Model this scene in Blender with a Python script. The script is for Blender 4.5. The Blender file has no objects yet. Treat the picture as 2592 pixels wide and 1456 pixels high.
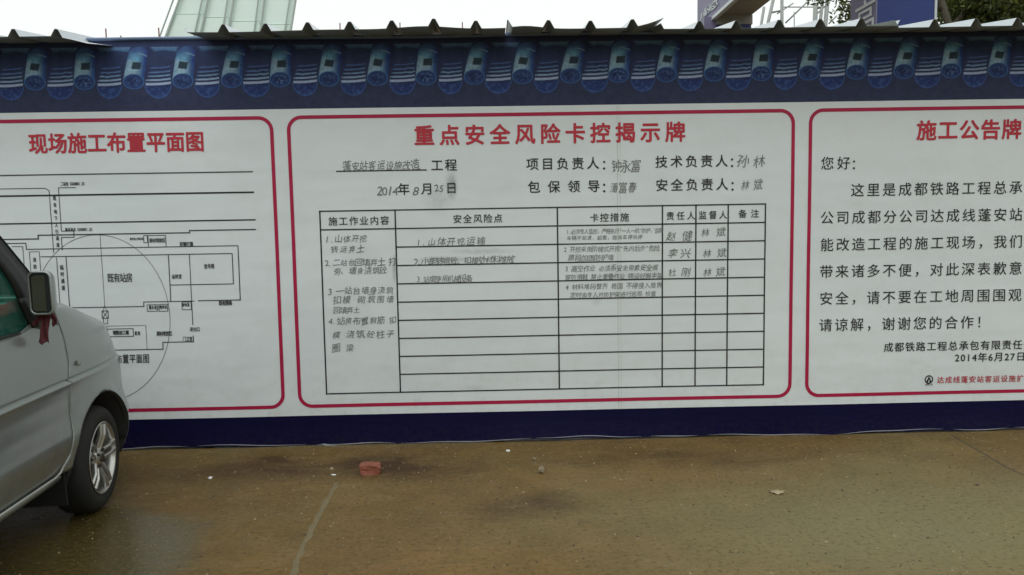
import bpy, bmesh, math, random
import numpy as np
from mathutils import Vector, Matrix
random.seed(7)
rng = np.random.default_rng(7)
SC = bpy.context.scene
COL = SC.collection

# ------------------------------------------------------------------ camera
FPX = 2000.0            # focal length in pixels of the 2592 px wide photograph
PITCH, YAW, ROLL = -0.08816877, 0.0208312, -0.01672782
CAM = Vector((0.0, -5.3, 1.52))
def basis():
    p, y, r = PITCH, YAW, ROLL
    f0 = Vector((math.sin(y), math.cos(y), 0)); r0 = Vector((math.cos(y), -math.sin(y), 0)); u0 = Vector((0, 0, 1))
    F = f0*math.cos(p)+u0*math.sin(p); u = u0*math.cos(p)-f0*math.sin(p)
    return r0*math.cos(r)+u*math.sin(r), u*math.cos(r)-r0*math.sin(r), F
R_, U_, F_ = basis()
cam_d = bpy.data.cameras.new('camera'); cam = bpy.data.objects.new('camera', cam_d); COL.objects.link(cam)
cam.matrix_world = Matrix(((R_.x, U_.x, -F_.x, CAM.x), (R_.y, U_.y, -F_.y, CAM.y), (R_.z, U_.z, -F_.z, CAM.z), (0, 0, 0, 1)))
cam_d.sensor_width = 36; cam_d.lens = FPX/2592*36; cam_d.clip_end = 2000; cam_d.clip_start = 0.05
SC.camera = cam

# ------------------------------------------------------------------ world, sun, exposure
SUN_EL, SUN_AZ = math.radians(58), math.radians(200)
w = bpy.data.worlds.new('World'); SC.world = w; w.use_nodes = True
nt = w.node_tree; nt.nodes.clear()
sky = nt.nodes.new('ShaderNodeTexSky'); sky.sky_type = 'NISHITA'; sky.sun_disc = False
sky.sun_elevation = SUN_EL; sky.sun_rotation = SUN_AZ; sky.dust_density = 5; sky.air_density = 1.0
hsv = nt.nodes.new('ShaderNodeHueSaturation'); hsv.inputs['Saturation'].default_value = 0.05
mx = nt.nodes.new('ShaderNodeMix'); mx.data_type = 'RGBA'; mx.inputs['Factor'].default_value = 0.75
mx.inputs[7].default_value = (12.2, 12.8, 12.5, 1)       # even cloud deck
bg = nt.nodes.new('ShaderNodeBackground'); bg.inputs['Strength'].default_value = 0.12
wo = nt.nodes.new('ShaderNodeOutputWorld')
nt.links.new(sky.outputs[0], hsv.inputs['Color']); nt.links.new(hsv.outputs[0], mx.inputs[6])
nt.links.new(mx.outputs[2], bg.inputs[0]); nt.links.new(bg.outputs[0], wo.inputs[0])
sd = bpy.data.lights.new('sun', 'SUN'); sun = bpy.data.objects.new('sun', sd); COL.objects.link(sun)
sd.energy = 0.5; sd.angle = math.radians(40); sd.color = (1, .98, .94)
sdir = Vector((math.sin(SUN_AZ)*math.cos(SUN_EL), math.cos(SUN_AZ)*math.cos(SUN_EL), math.sin(SUN_EL)))
sun.rotation_euler = sdir.to_track_quat('Z', 'Y').to_euler()
SC.view_settings.view_transform = 'Standard'; SC.view_settings.look = 'None'
SC.view_settings.exposure = -0.28; SC.view_settings.gamma = 1; SC.view_settings.use_curve_mapping = False

# ------------------------------------------------------------------ helpers
K = 2592/2576
def ray(px, py):        # px,py in the 2576 px wide view of the photograph
    return (px*K-1296)/FPX*R_-(py*K-728)/FPX*U_+F_
def wp(px, py, y=0.0):  # point (x, z) on the plane of the wall
    d = ray(px, py); t = (y-CAM.y)/d.y; return (d.x*t, CAM.z+d.z*t)
def gp(px, py):         # point on the ground
    d = ray(px, py); t = -CAM.z/d.z; return (d.x*t, CAM.y+d.y*t)
def srgb(r, g, b): return tuple(((c/255)/12.92 if c/255 <= .04045 else ((c/255+.055)/1.055)**2.4) for c in (r, g, b))

def tag(o, label=None, cat=None, group=None, kind=None):
    if label: o['label'] = label
    if cat: o['category'] = cat
    if group: o['group'] = group
    if kind: o['kind'] = kind
    return o
def link(name, me, parent=None, loc=None):
    o = bpy.data.objects.new(name, me); COL.objects.link(o)
    if parent: o.parent = parent
    if loc: o.location = loc
    return o
def empty(name, loc=(0, 0, 0), rz=0, parent=None):
    o = bpy.data.objects.new(name, None); COL.objects.link(o); o.location = loc; o.rotation_euler = (0, 0, rz); o.empty_display_size = .1
    if parent: o.parent = parent
    return o
def mesh(name, vs, fs, mat, parent=None, smooth=False, loc=None, cols=None):
    me = bpy.data.meshes.new(name); me.from_pydata([tuple(map(float, v)) for v in vs], [], [tuple(map(int, f)) for f in fs])
    if isinstance(mat, (list, tuple)):
        for m in mat: me.materials.append(m)
    else: me.materials.append(mat)
    if smooth: me.polygons.foreach_set('use_smooth', [True]*len(me.polygons))
    if cols is not None:
        ca = me.color_attributes.new('col', 'FLOAT_COLOR', 'POINT')
        a = np.ones((len(vs), 4), np.float32); a[:, :3] = cols; ca.data.foreach_set('color', a.ravel())
    me.update()
    return link(name, me, parent, loc)

class MB:
    def __init__(s): s.v = []; s.f = []
    def add(s, vs, fs):
        n = len(s.v); s.v += [tuple(v) for v in vs]; s.f += [tuple(i+n for i in f) for f in fs]; return s
    def box(s, c, d, rot=None, taper=1.0, bev=0):
        hx, hy, hz = d[0]/2, d[1]/2, d[2]/2; vs = []
        for z in (-1, 1):
            t = taper if z > 0 else 1
            for x, y in ((-1, -1), (1, -1), (1, 1), (-1, 1)): vs.append(Vector((x*hx*t, y*hy*t, z*hz)))
        if rot is not None: vs = [rot @ v for v in vs]
        vs = [v+Vector(c) for v in vs]
        return s.add(vs, [(0, 3, 2, 1), (4, 5, 6, 7), (0, 1, 5, 4), (1, 2, 6, 5), (2, 3, 7, 6), (3, 0, 4, 7)])
    def tube(s, pts, r, n=8, cap=True):
        pts = [Vector(p) for p in pts]; rs = r if isinstance(r, (list, tuple)) else [r]*len(pts)
        vs = []; up = Vector((0, 0, 1))
        for i, p in enumerate(pts):
            d = (pts[min(i+1, len(pts)-1)]-pts[max(i-1, 0)]).normalized()
            a = d.cross(up); a = a.normalized() if a.length > 1e-3 else Vector((1, 0, 0)); b = d.cross(a)
            for k in range(n):
                t = 2*math.pi*k/n; vs.append(p+(a*math.cos(t)+b*math.sin(t))*rs[i])
        fs = [(i*n+k, i*n+(k+1) % n, (i+1)*n+(k+1) % n, (i+1)*n+k) for i in range(len(pts)-1) for k in range(n)]
        if cap: fs += [tuple(range(n))[::-1], tuple((len(pts)-1)*n+k for k in range(n))]
        return s.add(vs, fs)
    def lathe_y(s, prof, n=48, closed=False):    # prof: (y, r) about the local y axis
        vs = []; m = len(prof)
        for k in range(n):
            t = 2*math.pi*k/n
            for y, r in prof: vs.append((r*math.cos(t), y, r*math.sin(t)))
        fs = []
        for k in range(n):
            for i in range(m if closed else m-1):
                j = (i+1) % m; fs.append((k*m+i, ((k+1) % n)*m+i, ((k+1) % n)*m+j, k*m+j))
        return s.add(vs, fs)
    def grid(s, fn, nu, nv, keep=None):
        vs = [fn(i/nu, j/nv) for j in range(nv+1) for i in range(nu+1)]
        fs = [(j*(nu+1)+i, j*(nu+1)+i+1, (j+1)*(nu+1)+i+1, (j+1)*(nu+1)+i) for j in range(nv) for i in range(nu)]
        return s.add(vs, fs)
    def build(s, name, mat, parent=None, smooth=False, loc=None, bevel=0, solid=0):
        o = mesh(name, s.v, s.f, mat, parent, smooth, loc)
        if solid: m = o.modifiers.new('thickness', 'SOLIDIFY'); m.thickness = solid; m.offset = 0
        if bevel: m = o.modifiers.new('bevel', 'BEVEL'); m.width = bevel; m.segments = 2; m.limit_method = 'ANGLE'
        return o

# ------------------------------------------------------------------ materials
class NM:
    def __init__(s, name):
        s.m = bpy.data.materials.new(name); s.m.use_nodes = True; s.t = s.m.node_tree; s.t.nodes.clear()
        s.out = s.n('ShaderNodeOutputMaterial'); s.b = s.n('ShaderNodeBsdfPrincipled'); s.l(s.b.outputs[0], s.out.inputs[0])
    def n(s, t, **k):
        x = s.t.nodes.new(t)
        for a, v in k.items(): setattr(x, a, v)
        return x
    def l(s, a, b): s.t.links.new(a, b)
    def coords(s, kind='Object'): return s.n('ShaderNodeTexCoord').outputs[kind]
    def noise(s, vec, scale, detail=4, rough=.6, dist=0):
        x = s.n('ShaderNodeTexNoise'); x.inputs['Scale'].default_value = scale; x.inputs['Detail'].default_value = detail
        x.inputs['Roughness'].default_value = rough; x.inputs['Distortion'].default_value = dist; s.l(vec, x.inputs['Vector']); return x.outputs['Fac']
    def ramp(s, fac, stops):
        x = s.n('ShaderNodeValToRGB'); e = x.color_ramp.elements
        while len(e) < len(stops): e.new(.5)
        for q, (p, c) in zip(e, stops): q.position = p; q.color = (c if isinstance(c, tuple) else (c, c, c))[:3]+(1,)
        s.l(fac, x.inputs[0]); return x.outputs[0]
    def mix(s, f, a, b, mode='MIX'):
        x = s.n('ShaderNodeMix', data_type='RGBA', blend_type=mode)
        for sock, v in ((x.inputs[0], f), (x.inputs[6], a), (x.inputs[7], b)):
            if hasattr(v, 'links'): s.l(v, sock)
            elif isinstance(v, tuple): sock.default_value = v[:3]+(1,)
            else: sock.default_value = v
        return x.outputs[2]
    def math(s, op, a, b=0.0, clamp=False):
        x = s.n('ShaderNodeMath', operation=op); x.use_clamp = clamp
        for i, v in ((0, a), (1, b)):
            if hasattr(v, 'links'): s.l(v, x.inputs[i])
            else: x.inputs[i].default_value = v
        return x.outputs[0]
    def blob(s, vec, c, r, lo=0.0):              # 1 inside, 0 outside an ellipsoid
        a = s.n('ShaderNodeVectorMath', operation='SUBTRACT'); s.l(vec, a.inputs[0]); a.inputs[1].default_value = c
        b = s.n('ShaderNodeVectorMath', operation='DIVIDE'); s.l(a.outputs[0], b.inputs[0]); b.inputs[1].default_value = r
        d = s.n('ShaderNodeVectorMath', operation='LENGTH'); s.l(b.outputs[0], d.inputs[0])
        mr = s.n('ShaderNodeMapRange', interpolation_type='SMOOTHSTEP'); s.l(d.outputs['Value'], mr.inputs[0])
        mr.inputs[1].default_value = lo; mr.inputs[2].default_value = 1; mr.inputs[3].default_value = 1; mr.inputs[4].default_value = 0
        return mr.outputs[0]
    def bump(s, h, strength=.3, dist=.01):
        x = s.n('ShaderNodeBump'); x.inputs['Strength'].default_value = strength; x.inputs['Distance'].default_value = dist
        s.l(h, x.inputs['Height']); s.l(x.outputs[0], s.b.inputs['Normal'])
    def set(s, **k):
        for a, v in k.items():
            i = s.b.inputs[{'col': 'Base Color', 'rough': 'Roughness', 'metal': 'Metallic', 'spec': 'Specular IOR Level', 'coat': 'Coat Weight', 'coatr': 'Coat Roughness', 'trans': 'Transmission Weight', 'ior': 'IOR'}[a]]
            if hasattr(v, 'links'): s.l(v, i)
            elif isinstance(v, tuple): i.default_value = v[:3]+(1,)
            else: i.default_value = v
        return s
def worn(name, c, rough=.6, var=.25, scale=6, bump=.1, **k):
    q = NM(name); v = q.coords(); f = q.noise(v, scale, 6, .65)
    col = q.mix(f, tuple(x*(1-var) for x in c), tuple(x*(1+var) for x in c)); q.set(col=col, rough=rough, **k)
    if bump: q.bump(q.noise(v, scale*12, 4), bump, .004)
    return q.m

M = {}
def banner_white():
    q = NM('vinyl_white'); v = q.coords()
    base = q.mix(q.noise(v, .9, 3), (.635, .69, .71), (.73, .78, .785))
    gr = q.noise(v, 5, 6, .7); base = q.mix(q.math('MULTIPLY', q.math('SUBTRACT', gr, .45, True), .5), base, (.45, .46, .43))
    # hand grime rubbed into the vinyl
    st = None
    for (px, py, rx, rz, k) in ((1136, 468, .055, .13, .75), (1100, 500, .13, .14, .28), (993, 675, .022, .13, .8), (1215, 632, .30, .035, .38), (1120, 652, .28, .03, .55),
                                (905, 640, .18, .16, .14), (880, 800, .2, .3, .12), (1195, 975, .18, .03, .16), (1560, 690, .3, .06, .2), (1500, 760, .05, .04, .2), (1640, 680, .1, .05, .2)):
        x, z = wp(px, py); b = q.blob(v, (x, 0, z), (rx, 9, rz)); b = q.math('MULTIPLY', b, k); st = b if st is None else q.math('MAXIMUM', st, b)
    st = q.math('MULTIPLY', st, q.ramp(q.noise(v, 22, 5, .7), [(.3, .35), (.65, 1.0)]))
    base = q.mix(st, base, (.10, .11, .09))
    # splashed dirt near the foot
    sx = q.n('ShaderNodeSeparateXYZ'); q.l(v, sx.inputs[0])
    low = q.math('MULTIPLY', q.math('SUBTRACT', .75, sx.outputs[2], True), q.ramp(q.noise(v, 14, 6, .75), [(.5, 0.), (.8, .6)]))
    base = q.mix(low, base, (.33, .32, .25))
    q.set(col=base, rough=.42, spec=.35)
    mp = q.n('ShaderNodeMapping'); mp.inputs['Scale'].default_value = (1, 1, 3.5); q.l(v, mp.inputs[0])
    h = q.math('ADD', q.math('MULTIPLY', q.noise(mp.outputs[0], 1.1, 2), 1.6), q.math('MULTIPLY', q.noise(v, 120, 2), .05)); q.bump(h, .55, .012)
    return q.m
M['white'] = banner_white()
def vc_vinyl():
    q = NM('vinyl_print'); a = q.n('ShaderNodeVertexColor'); a.layer_name = 'col'; v = q.coords()
    gp_ = q.n('ShaderNodeNewGeometry').outputs['Position']
    c = q.mix(q.math('MULTIPLY', q.noise(gp_, 60, 4, .7), .22), a.outputs[0], (.16, .2, .3)); q.set(col=c, rough=.5, spec=.12)
    q.bump(q.noise(gp_, 4, 3), .35, .01); return q.m
M['vprint'] = vc_vinyl()
def navy():
    q = NM('vinyl_navy'); v = q.coords(); mp = q.n('ShaderNodeMapping'); mp.inputs['Scale'].default_value = (1, 1, 4); q.l(v, mp.inputs[0])
    c = q.mix(q.noise(mp.outputs[0], 2, 5), (.0045, .0042, .026), (.007, .0065, .042))
    sx = q.n('ShaderNodeSeparateXYZ'); q.l(v, sx.inputs[0])
    mud = q.math('MULTIPLY', q.math('MULTIPLY', q.math('SUBTRACT', .16, sx.outputs[2], True), 6), q.ramp(q.noise(v, 30, 6, .75), [(.45, 0.), (.8, .35)]))
    c = q.mix(mud, c, (.06, .052, .04)); q.set(col=c, rough=.5, spec=.08)
    q.bump(q.noise(mp.outputs[0], 3, 4), .5, .01); return q.m
M['navy'] = navy()
def ink(name, c, var=.15):
    q = NM(name); v = q.coords(); q.set(col=q.mix(q.noise(v, 9, 5), tuple(x*(1-var) for x in c), tuple(x*(1+var)+.004 for x in c)), rough=.45, spec=.3); return q.m
M['red'] = ink('ink_red', (.38, .008, .055)); M['black'] = ink('ink_black', (.018, .022, .024), .3)
M['title'] = ink('ink_title_red', (.47, .03, .05))
def pen():
    q = NM('ink_marker'); v = q.coords(); q.set(col=q.mix(q.noise(v, 40, 4), (.09, .10, .10), (.26, .27, .27)), rough=.5, spec=.2); return q.m
M['pen'] = pen()
M['thin'] = ink('ink_grey', (.05, .058, .062), .2)
M['seam'] = ink('seam_grey', (.50, .53, .51), .05)
M['hem'] = worn('hem_white', (.34, .36, .40), .4, .3, 20)
M['hemblue'] = worn('hem_blue', (.10, .16, .28), .3, .5, 8, .1, spec=.6)

def ground_mat():
    q = NM('wet_dirt_concrete'); v = q.coords()
    big = q.noise(v, .55, 5, .6, .6); mid = q.noise(v, 3.0, 8, .72); fine = q.noise(v, 38, 6, .8); grit = q.noise(v, 110, 4, .8)
    nv = q.n('ShaderNodeTexNoise'); nv.inputs['Scale'].default_value = 2.2; nv.inputs['Detail'].default_value = 6; q.l(v, nv.inputs['Vector'])
    dv = q.n('ShaderNodeVectorMath', operation='SUBTRACT'); q.l(nv.outputs['Color'], dv.inputs[0]); dv.inputs[1].default_value = (.5, .5, .5)
    sv = q.n('ShaderNodeVectorMath', operation='SCALE'); q.l(dv.outputs[0], sv.inputs[0]); sv.inputs['Scale'].default_value = .55
    wv = q.n('ShaderNodeVectorMath', operation='ADD'); q.l(v, wv.inputs[0]); q.l(sv.outputs[0], wv.inputs[1]); wv = wv.outputs[0]
    mp = q.n('ShaderNodeMapping'); mp.inputs['Scale'].default_value = (1, 3.2, 1); q.l(v, mp.inputs[0]); strk = q.noise(mp.outputs[0], 2.4, 8, .72, .9)
    c = q.ramp(big, [(.30, (.150, .088, .028)), (.5, (.182, .116, .040)), (.70, (.195, .145, .060))])
    c = q.mix(q.ramp(mid, [(.36, .6), (.60, 0.)]), c, (.105, .075, .030))
    c = q.mix(q.ramp(strk, [(.52, 0.), (.70, .5)]), c, (.225, .17, .085))
    def B(px, py, rx, ry, lo=0.): x, y = gp(px, py); return q.blob(wv, (x, y, 0), (rx, ry, 9), lo)
    c = q.mix(q.math('MULTIPLY', B(2350, 1330, 2.3, 1.5), .75), c, (.215, .200, .105))
    c = q.mix(q.math('MULTIPLY', q.math('MAXIMUM', B(1050, 1440, 1.1, .6), B(1560, 1200, 1.3, .35)), q.ramp(strk, [(.4, 0.), (.62, .55)])), c, (.235, .125, .040))
    red = q.math('MAXIMUM', B(960, 1175, .85, .42), q.math('MULTIPLY', B(680, 1175, .9, .38), .8))
    red = q.math('MAXIMUM', red, q.math('MULTIPLY', B(1330, 1270, .5, .3), .7)); red = q.math('MAXIMUM', red, q.math('MULTIPLY', B(1700, 1150, 1.6, .25), .45))
    red = q.math('MULTIPLY', red, q.ramp(strk, [(.46, 1.), (.70, .25)])); red = q.math('MAXIMUM', red, q.math('MULTIPLY', B(985, 1160, .16, .16), .9)); red = q.math('MAXIMUM', red, q.math('MULTIPLY', B(690, 1160, .28, .11), .85)); red = q.math('MAXIMUM', red, q.math('MULTIPLY', B(240, 1322, .10, .05), .7))
    c = q.mix(red, c, (.050, .026, .015))
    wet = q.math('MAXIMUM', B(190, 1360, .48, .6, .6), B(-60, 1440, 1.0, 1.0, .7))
    c = q.mix(q.math('MULTIPLY', wet, .72), c, (.062, .052, .014))  # wet patch colour, darkened further to carry the van's shadow
    c = q.mix(q.ramp(fine, [(.36, .85), (.46, 0.)]), c, (.050, .038, .016))
    c = q.mix(q.ramp(fine, [(.55, 0.), (.70, .6)]), c, (.31, .23, .11))
    c = q.mix(q.ramp(grit, [(.62, 0.), (.72, .7)]), c, (.42, .37, .25))
    c = q.mix(q.ramp(grit, [(.28, .7), (.38, 0.)]), c, (.04, .03, .016))
    damp = q.ramp(q.noise(v, 1.1, 6, .65), [(.40, .34), (.62, .62)])
    r = q.math('SUBTRACT', damp, q.math('MULTIPLY', wet, .30), True)
    q.set(col=c, rough=r, spec=q.math('ADD', q.math('MULTIPLY', wet, .30), .12))
    q.bump(q.math('ADD', q.math('MULTIPLY', mid, .8), q.math('MULTIPLY', q.math('MULTIPLY', fine, .45), q.math('SUBTRACT', 1., wet))), .5, .02); return q.m
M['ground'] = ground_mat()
M['mortar'] = worn('mortar', (.175, .138, .068), .7, .35, 14, .6)
M['crack'] = worn('crack_dirt', (.075, .065, .038), .8, .3, 14, .4)
M['brick'] = worn('brick_red', (.27, .085, .05), .6, .5, 22, .9)
M['stone'] = worn('stone_tan', (.26, .22, .15), .8, .3, 30, .6)
M['chip'] = worn('plaster_white', (.75, .76, .74), .6, .1, 30, .2)
M['leaf_dry'] = worn('dry_leaf', (.40, .33, .20), .7, .25, 40, .4)
M['grit'] = worn('grit', (.20, .165, .11), .8, .5, 3, 0)
M['grit_pale'] = worn('grit_pale', (.30, .25, .15), .8, .3, 3, 0); M['grit_dark'] = worn('grit_dark', (.05, .04, .025), .7, .3, 3, 0)
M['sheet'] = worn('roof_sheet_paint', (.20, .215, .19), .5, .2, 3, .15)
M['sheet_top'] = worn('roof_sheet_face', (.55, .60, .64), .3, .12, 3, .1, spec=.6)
M['rail'] = worn('rail_steel', (.055, .065, .06), .6, .3, 8)
M['rust'] = worn('rusty_steel', (.22, .07, .045), .8, .3, 30, .3)
M['backsteel'] = worn('hoarding_steel', (.18, .25, .33), .5, .1, 3)

# ------------------------------------------------------------------ ground
XS = sorted(set([-300, -120, -60, -30, -15]+[round(x, 2) for x in np.arange(-9, 9.1, .5)]+[15, 30, 60, 120, 300]))
YS = sorted(set([-200, -100, -50, -25, -12]+[round(x, 2) for x in np.arange(-8, 3.1, .5)]+[6, 12, 25, 50, 100, 200, 400]))
vs = [(x, y, 0) for y in YS for x in XS]; n = len(XS)
fs = [(j*n+i, j*n+i+1, (j+1)*n+i+1, (j+1)*n+i) for j in range(len(YS)-1) for i in range(n-1)]
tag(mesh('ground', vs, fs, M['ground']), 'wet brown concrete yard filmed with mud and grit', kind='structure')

def strip(pts, w0, h, mat, name, jit=.3, sub=8):
    mb = MB(); P = []
    for a, b in zip(pts[:-1], pts[1:]):
        for k in range(sub): t = k/sub; P.append((a[0]+(b[0]-a[0])*t, a[1]+(b[1]-a[1])*t))
    P.append(pts[-1]); L = []
    for i, (x, y) in enumerate(P):
        w_ = w0*(1+random.uniform(-jit, jit)); ox = random.uniform(-.2, .2)*w0
        L.append([(x+ox-w_/2, y, .001), (x+ox-w_/4, y, h*random.uniform(.6, 1)), (x+ox+w_/4, y, h*random.uniform(.6, 1)), (x+ox+w_/2, y, .001)])
    vs = [p for r in L for p in r]; fs = [(i*4+k, i*4+k+1, i*4+k+5, i*4+k+4) for i in range(len(L)-1) for k in range(3)]
    return mesh(name, vs, fs, mat, smooth=True)
tag(strip([(-.946, -.80), (-.940, -.93), (-.938, -1.32), (-.929, -1.58), (-.921, -1.8), (-.895, -2.0), (-.89, -2.6), (-.88, -3.4), (-.87, -4.5)], 0.030, .005, M['mortar'], 'mortar_joint', 0.35, 6),
    'raised pale mortar joint between two yard slabs', kind='structure')
tag(strip([(3.07, -.12), (3.061, -.257), (3.029, -.56), (3.001, -.8), (3.012, -.94), (2.99, -1.5), (3.02, -2.6), (2.98, -4.0)], .014, .003, M['crack'], 'slab_joint', .4, 8),
    'dark dirt filled joint in the yard at the right', kind='structure')

# ------------------------------------------------------------------ banner surface
def seam_x(): return wp(1553, 600)[0]
SX = seam_x()
def surf(x, z):         # y of the stretched vinyl: soft waves, always in front of the wall
    x = np.asarray(x, float); z = np.asarray(z, float)
    d = .003*np.sin(x*3.1+z*1.7+.6)+.0022*np.sin(x*1.3-z*4.3)+.0016*np.sin(z*7.1+x*.8+1.3)*np.clip((1.3-z)/1.3, 0, 1)
    foot = np.clip((.30-z)/.30, 0, 1)**2*(.014+.010*np.sin(x*2.2+1)+.006*np.sin(x*6.1))
    return -.020-d-foot
ZT, ZW, ZB = 2.700, wp(1288, 268)[1], wp(1288, 1033)[1]
X0, X1 = -6.2, 6.6
def hemz(x): return .010+.006*math.sin(x*1.9+.5)+.004*math.sin(x*5.3)+.003*math.sin(x*13)
def sheetgrid(name, x0, x1, z0f, z1, nx, nz, mat, parent, off=0):
    xs = np.linspace(x0, x1, nx+1); vs = []
    for j in range(nz+1):
        for x in xs:
            z0 = z0f(x) if callable(z0f) else z0f; z = z0+(z1-z0)*j/nz; vs.append((x, float(surf(x, z))-off, z))
    fs = [(j*(nx+1)+i, j*(nx+1)+i+1, (j+1)*(nx+1)+i+1, (j+1)*(nx+1)+i) for j in range(nz) for i in range(nx)]
    return mesh(name, vs, fs, mat, parent, True)
banner = tag(empty('printed_banner'), 'long printed vinyl banner of three red framed notices stretched over the hoarding', 'banner')
sheetgrid('white_sheet', X0, X1, ZB, ZW, 130, 40, M['white'], banner)
sheetgrid('navy_strip', X0, X1, hemz, ZB, 200, 8, M['navy'], banner)

# ---- glyphs, taken from the built-in font as flat meshes
GC = {}
def need(chars, offs):
    new = [(c, o) for c in chars for o in offs if (c, o) not in GC and c != ' ']
    objs = []
    for c, o in new:
        cu = bpy.data.curves.new('g', 'FONT'); cu.body = c; cu.size = 1; cu.offset = o; cu.resolution_u = 3; cu.fill_mode = 'FRONT'
        ob = bpy.data.objects.new('g', cu); COL.objects.link(ob); objs.append(ob)
    dg = bpy.context.evaluated_depsgraph_get(); dg.update()
    for (c, o), ob in zip(new, objs):
        me = ob.evaluated_get(dg).to_mesh(); V = np.empty(len(me.vertices)*3); me.vertices.foreach_get('co', V); V = V.reshape(-1, 3)[:, :2].copy()
        GC[(c, o)] = (V, [tuple(p.vertices) for p in me.polygons]); ob.evaluated_get(dg).to_mesh_clear()
    for ob in objs:
        cu = ob.data; bpy.data.objects.remove(ob); bpy.data.curves.remove(cu)
HALF = set('0123456789.:,"XS')
def text_line(name, s, c0, c1, hpx, mat, parent, off=0.0, wsc=1.0, hand=0.0, vertical=False, lay=.0022, shear=0.0, split=False):
    """s is set between the centres of its first and last glyph, both points (x,z) on the wall; hpx = glyph height in m"""
    bold = off; off = 0.0
    need(set(s), [off])
    (xa, za), (xb, zb) = c0, c1
    if not vertical: za = zb = (za+zb)/2
    else: xa = xb = (xa+xb)/2
    n = len(s); V = []; Fc = []
    rr = random.Random(s+name)
    adv = [(.55 if ch in HALF else (.5 if ch == ' ' else 1.0)) if hand or any(c in HALF for c in s) else 1.0 for ch in s]
    if not any(c in HALF for c in s) and not hand: adv = [1.0]*n
    pos = [0.0]
    for i in range(1, n): pos.append(pos[-1]+(adv[i-1]+adv[i])/2)
    tot = pos[-1] or 1.0
    for i, ch in enumerate(s):
        if ch == ' ': continue
        t = pos[i]/tot; cx = xa+(xb-xa)*t; cz = za+(zb-za)*t
        g, f = GC[(ch, off)]
        if len(g) == 0: continue
        hw = .5 if ch not in HALF else (g[:, 0].min()+g[:, 0].max())/2
        k = hpx/.92
        u = (g[:, 0]-hw)*k*wsc; v = (g[:, 1]-.38)*k
        if ch in HALF and ch not in '.,:' and False: v *= 1
        if hand:
            a = rr.uniform(-.10, .10)*hand; sc = 1+rr.uniform(-.14, .12)*hand; sh = .10+rr.uniform(-.08, .14)
            wob = .025*k*hand
            u = u+v*sh*hand; ph = rr.uniform(0, 6.3)
            u = u+wob*np.sin(v/k*7+ph); v = v+wob*np.sin(u/k*6+ph*1.7)+u*rr.uniform(-.02, .14)*hand
            u, v = (u*math.cos(a)-v*math.sin(a))*sc, (u*math.sin(a)+v*math.cos(a))*sc
            cz += rr.uniform(-.06, .06)*hpx*hand; cx += rr.uniform(-.05, .05)*hpx*hand
        e = max(0.0, bold-.002)*k*.8        # weight: the outline printed a little wider all round
        D8 = [(0, 0)] if e < 1e-5 else [(0, 0), (e, 0), (-e, 0), (0, e), (0, -e), (e*.7, e*.7), (-e*.7, e*.7), (e*.7, -e*.7), (-e*.7, -e*.7)]
        for li, (ex, ez) in enumerate(D8):
            X = cx+u+shear*v+ex*wsc; Z = cz+v+ez; Y = surf(X, Z)-lay-.00014*li; b = len(V)
            V += list(zip(X, Y, Z)); Fc += [tuple(q+b for q in p) for p in f]
        if split: mesh(name, V, Fc, mat, parent); V = []; Fc = []
    if not V: return None
    return mesh(name, V, Fc, mat, parent)

def ribbon(pts, w_, lay=.0018, closed=False, sub=.12):
    """flat line of constant width following points (x,z) on the vinyl; returns verts, faces"""
    P = [Vector(p) for p in pts]
    if closed: P = P+[P[0]]
    Q = []
    for a, b in zip(P[:-1], P[1:]):
        m = max(1, int((b-a).length/sub))
        for k in range(m): Q.append(a.lerp(b, k/m))
    if not closed: Q.append(P[-1])
    n = len(Q); L = []
    for i in range(n):
        p0 = Q[i-1] if (closed or i > 0) else Q[i]; p1 = Q[(i+1) % n] if (closed or i < n-1) else Q[i]
        d1 = (Q[i]-p0); d2 = (p1-Q[i])
        if d1.length < 1e-9: d1 = d2
        if d2.length < 1e-9: d2 = d1
        d1.normalize(); d2.normalize(); d = (d1+d2)
        d = d.normalized() if d.length > 1e-6 else d1
        nn = Vector((-d.y, d.x)); c = max(.5, nn.dot(Vector((-d1.y, d1.x)))); s_ = w_/2/c
        L += [Q[i]+nn*s_, Q[i]-nn*s_]
    vs = [(p.x, float(surf(p.x, p.y))-lay, p.y) for p in L]
    m = n if closed else n-1
    return vs, [(2*i, 2*i+1, 2*((i+1) % n)+1, 2*((i+1) % n)) for i in range(m)]
def lines(name, polys, w_, mat, parent, lay=.0018, closed=False):
    mb = MB()
    for i, p in enumerate(polys): v, f = ribbon(p, w_, lay+.00002*i, closed); mb.add(v, f)
    return mb.build(name, mat, parent)
def rrect(x0, z0, x1, z1, r, n=8):
    P = []
    for cx, cz, a in ((x1-r, z1-r, 0), (x0+r, z1-r, 90), (x0+r, z0+r, 180), (x1-r, z0+r, 270)):
        for k in range(n+1): t = math.radians(a+90*k/n); P.append((cx+r*math.cos(t), cz+r*math.sin(t)))
    return P

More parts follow.
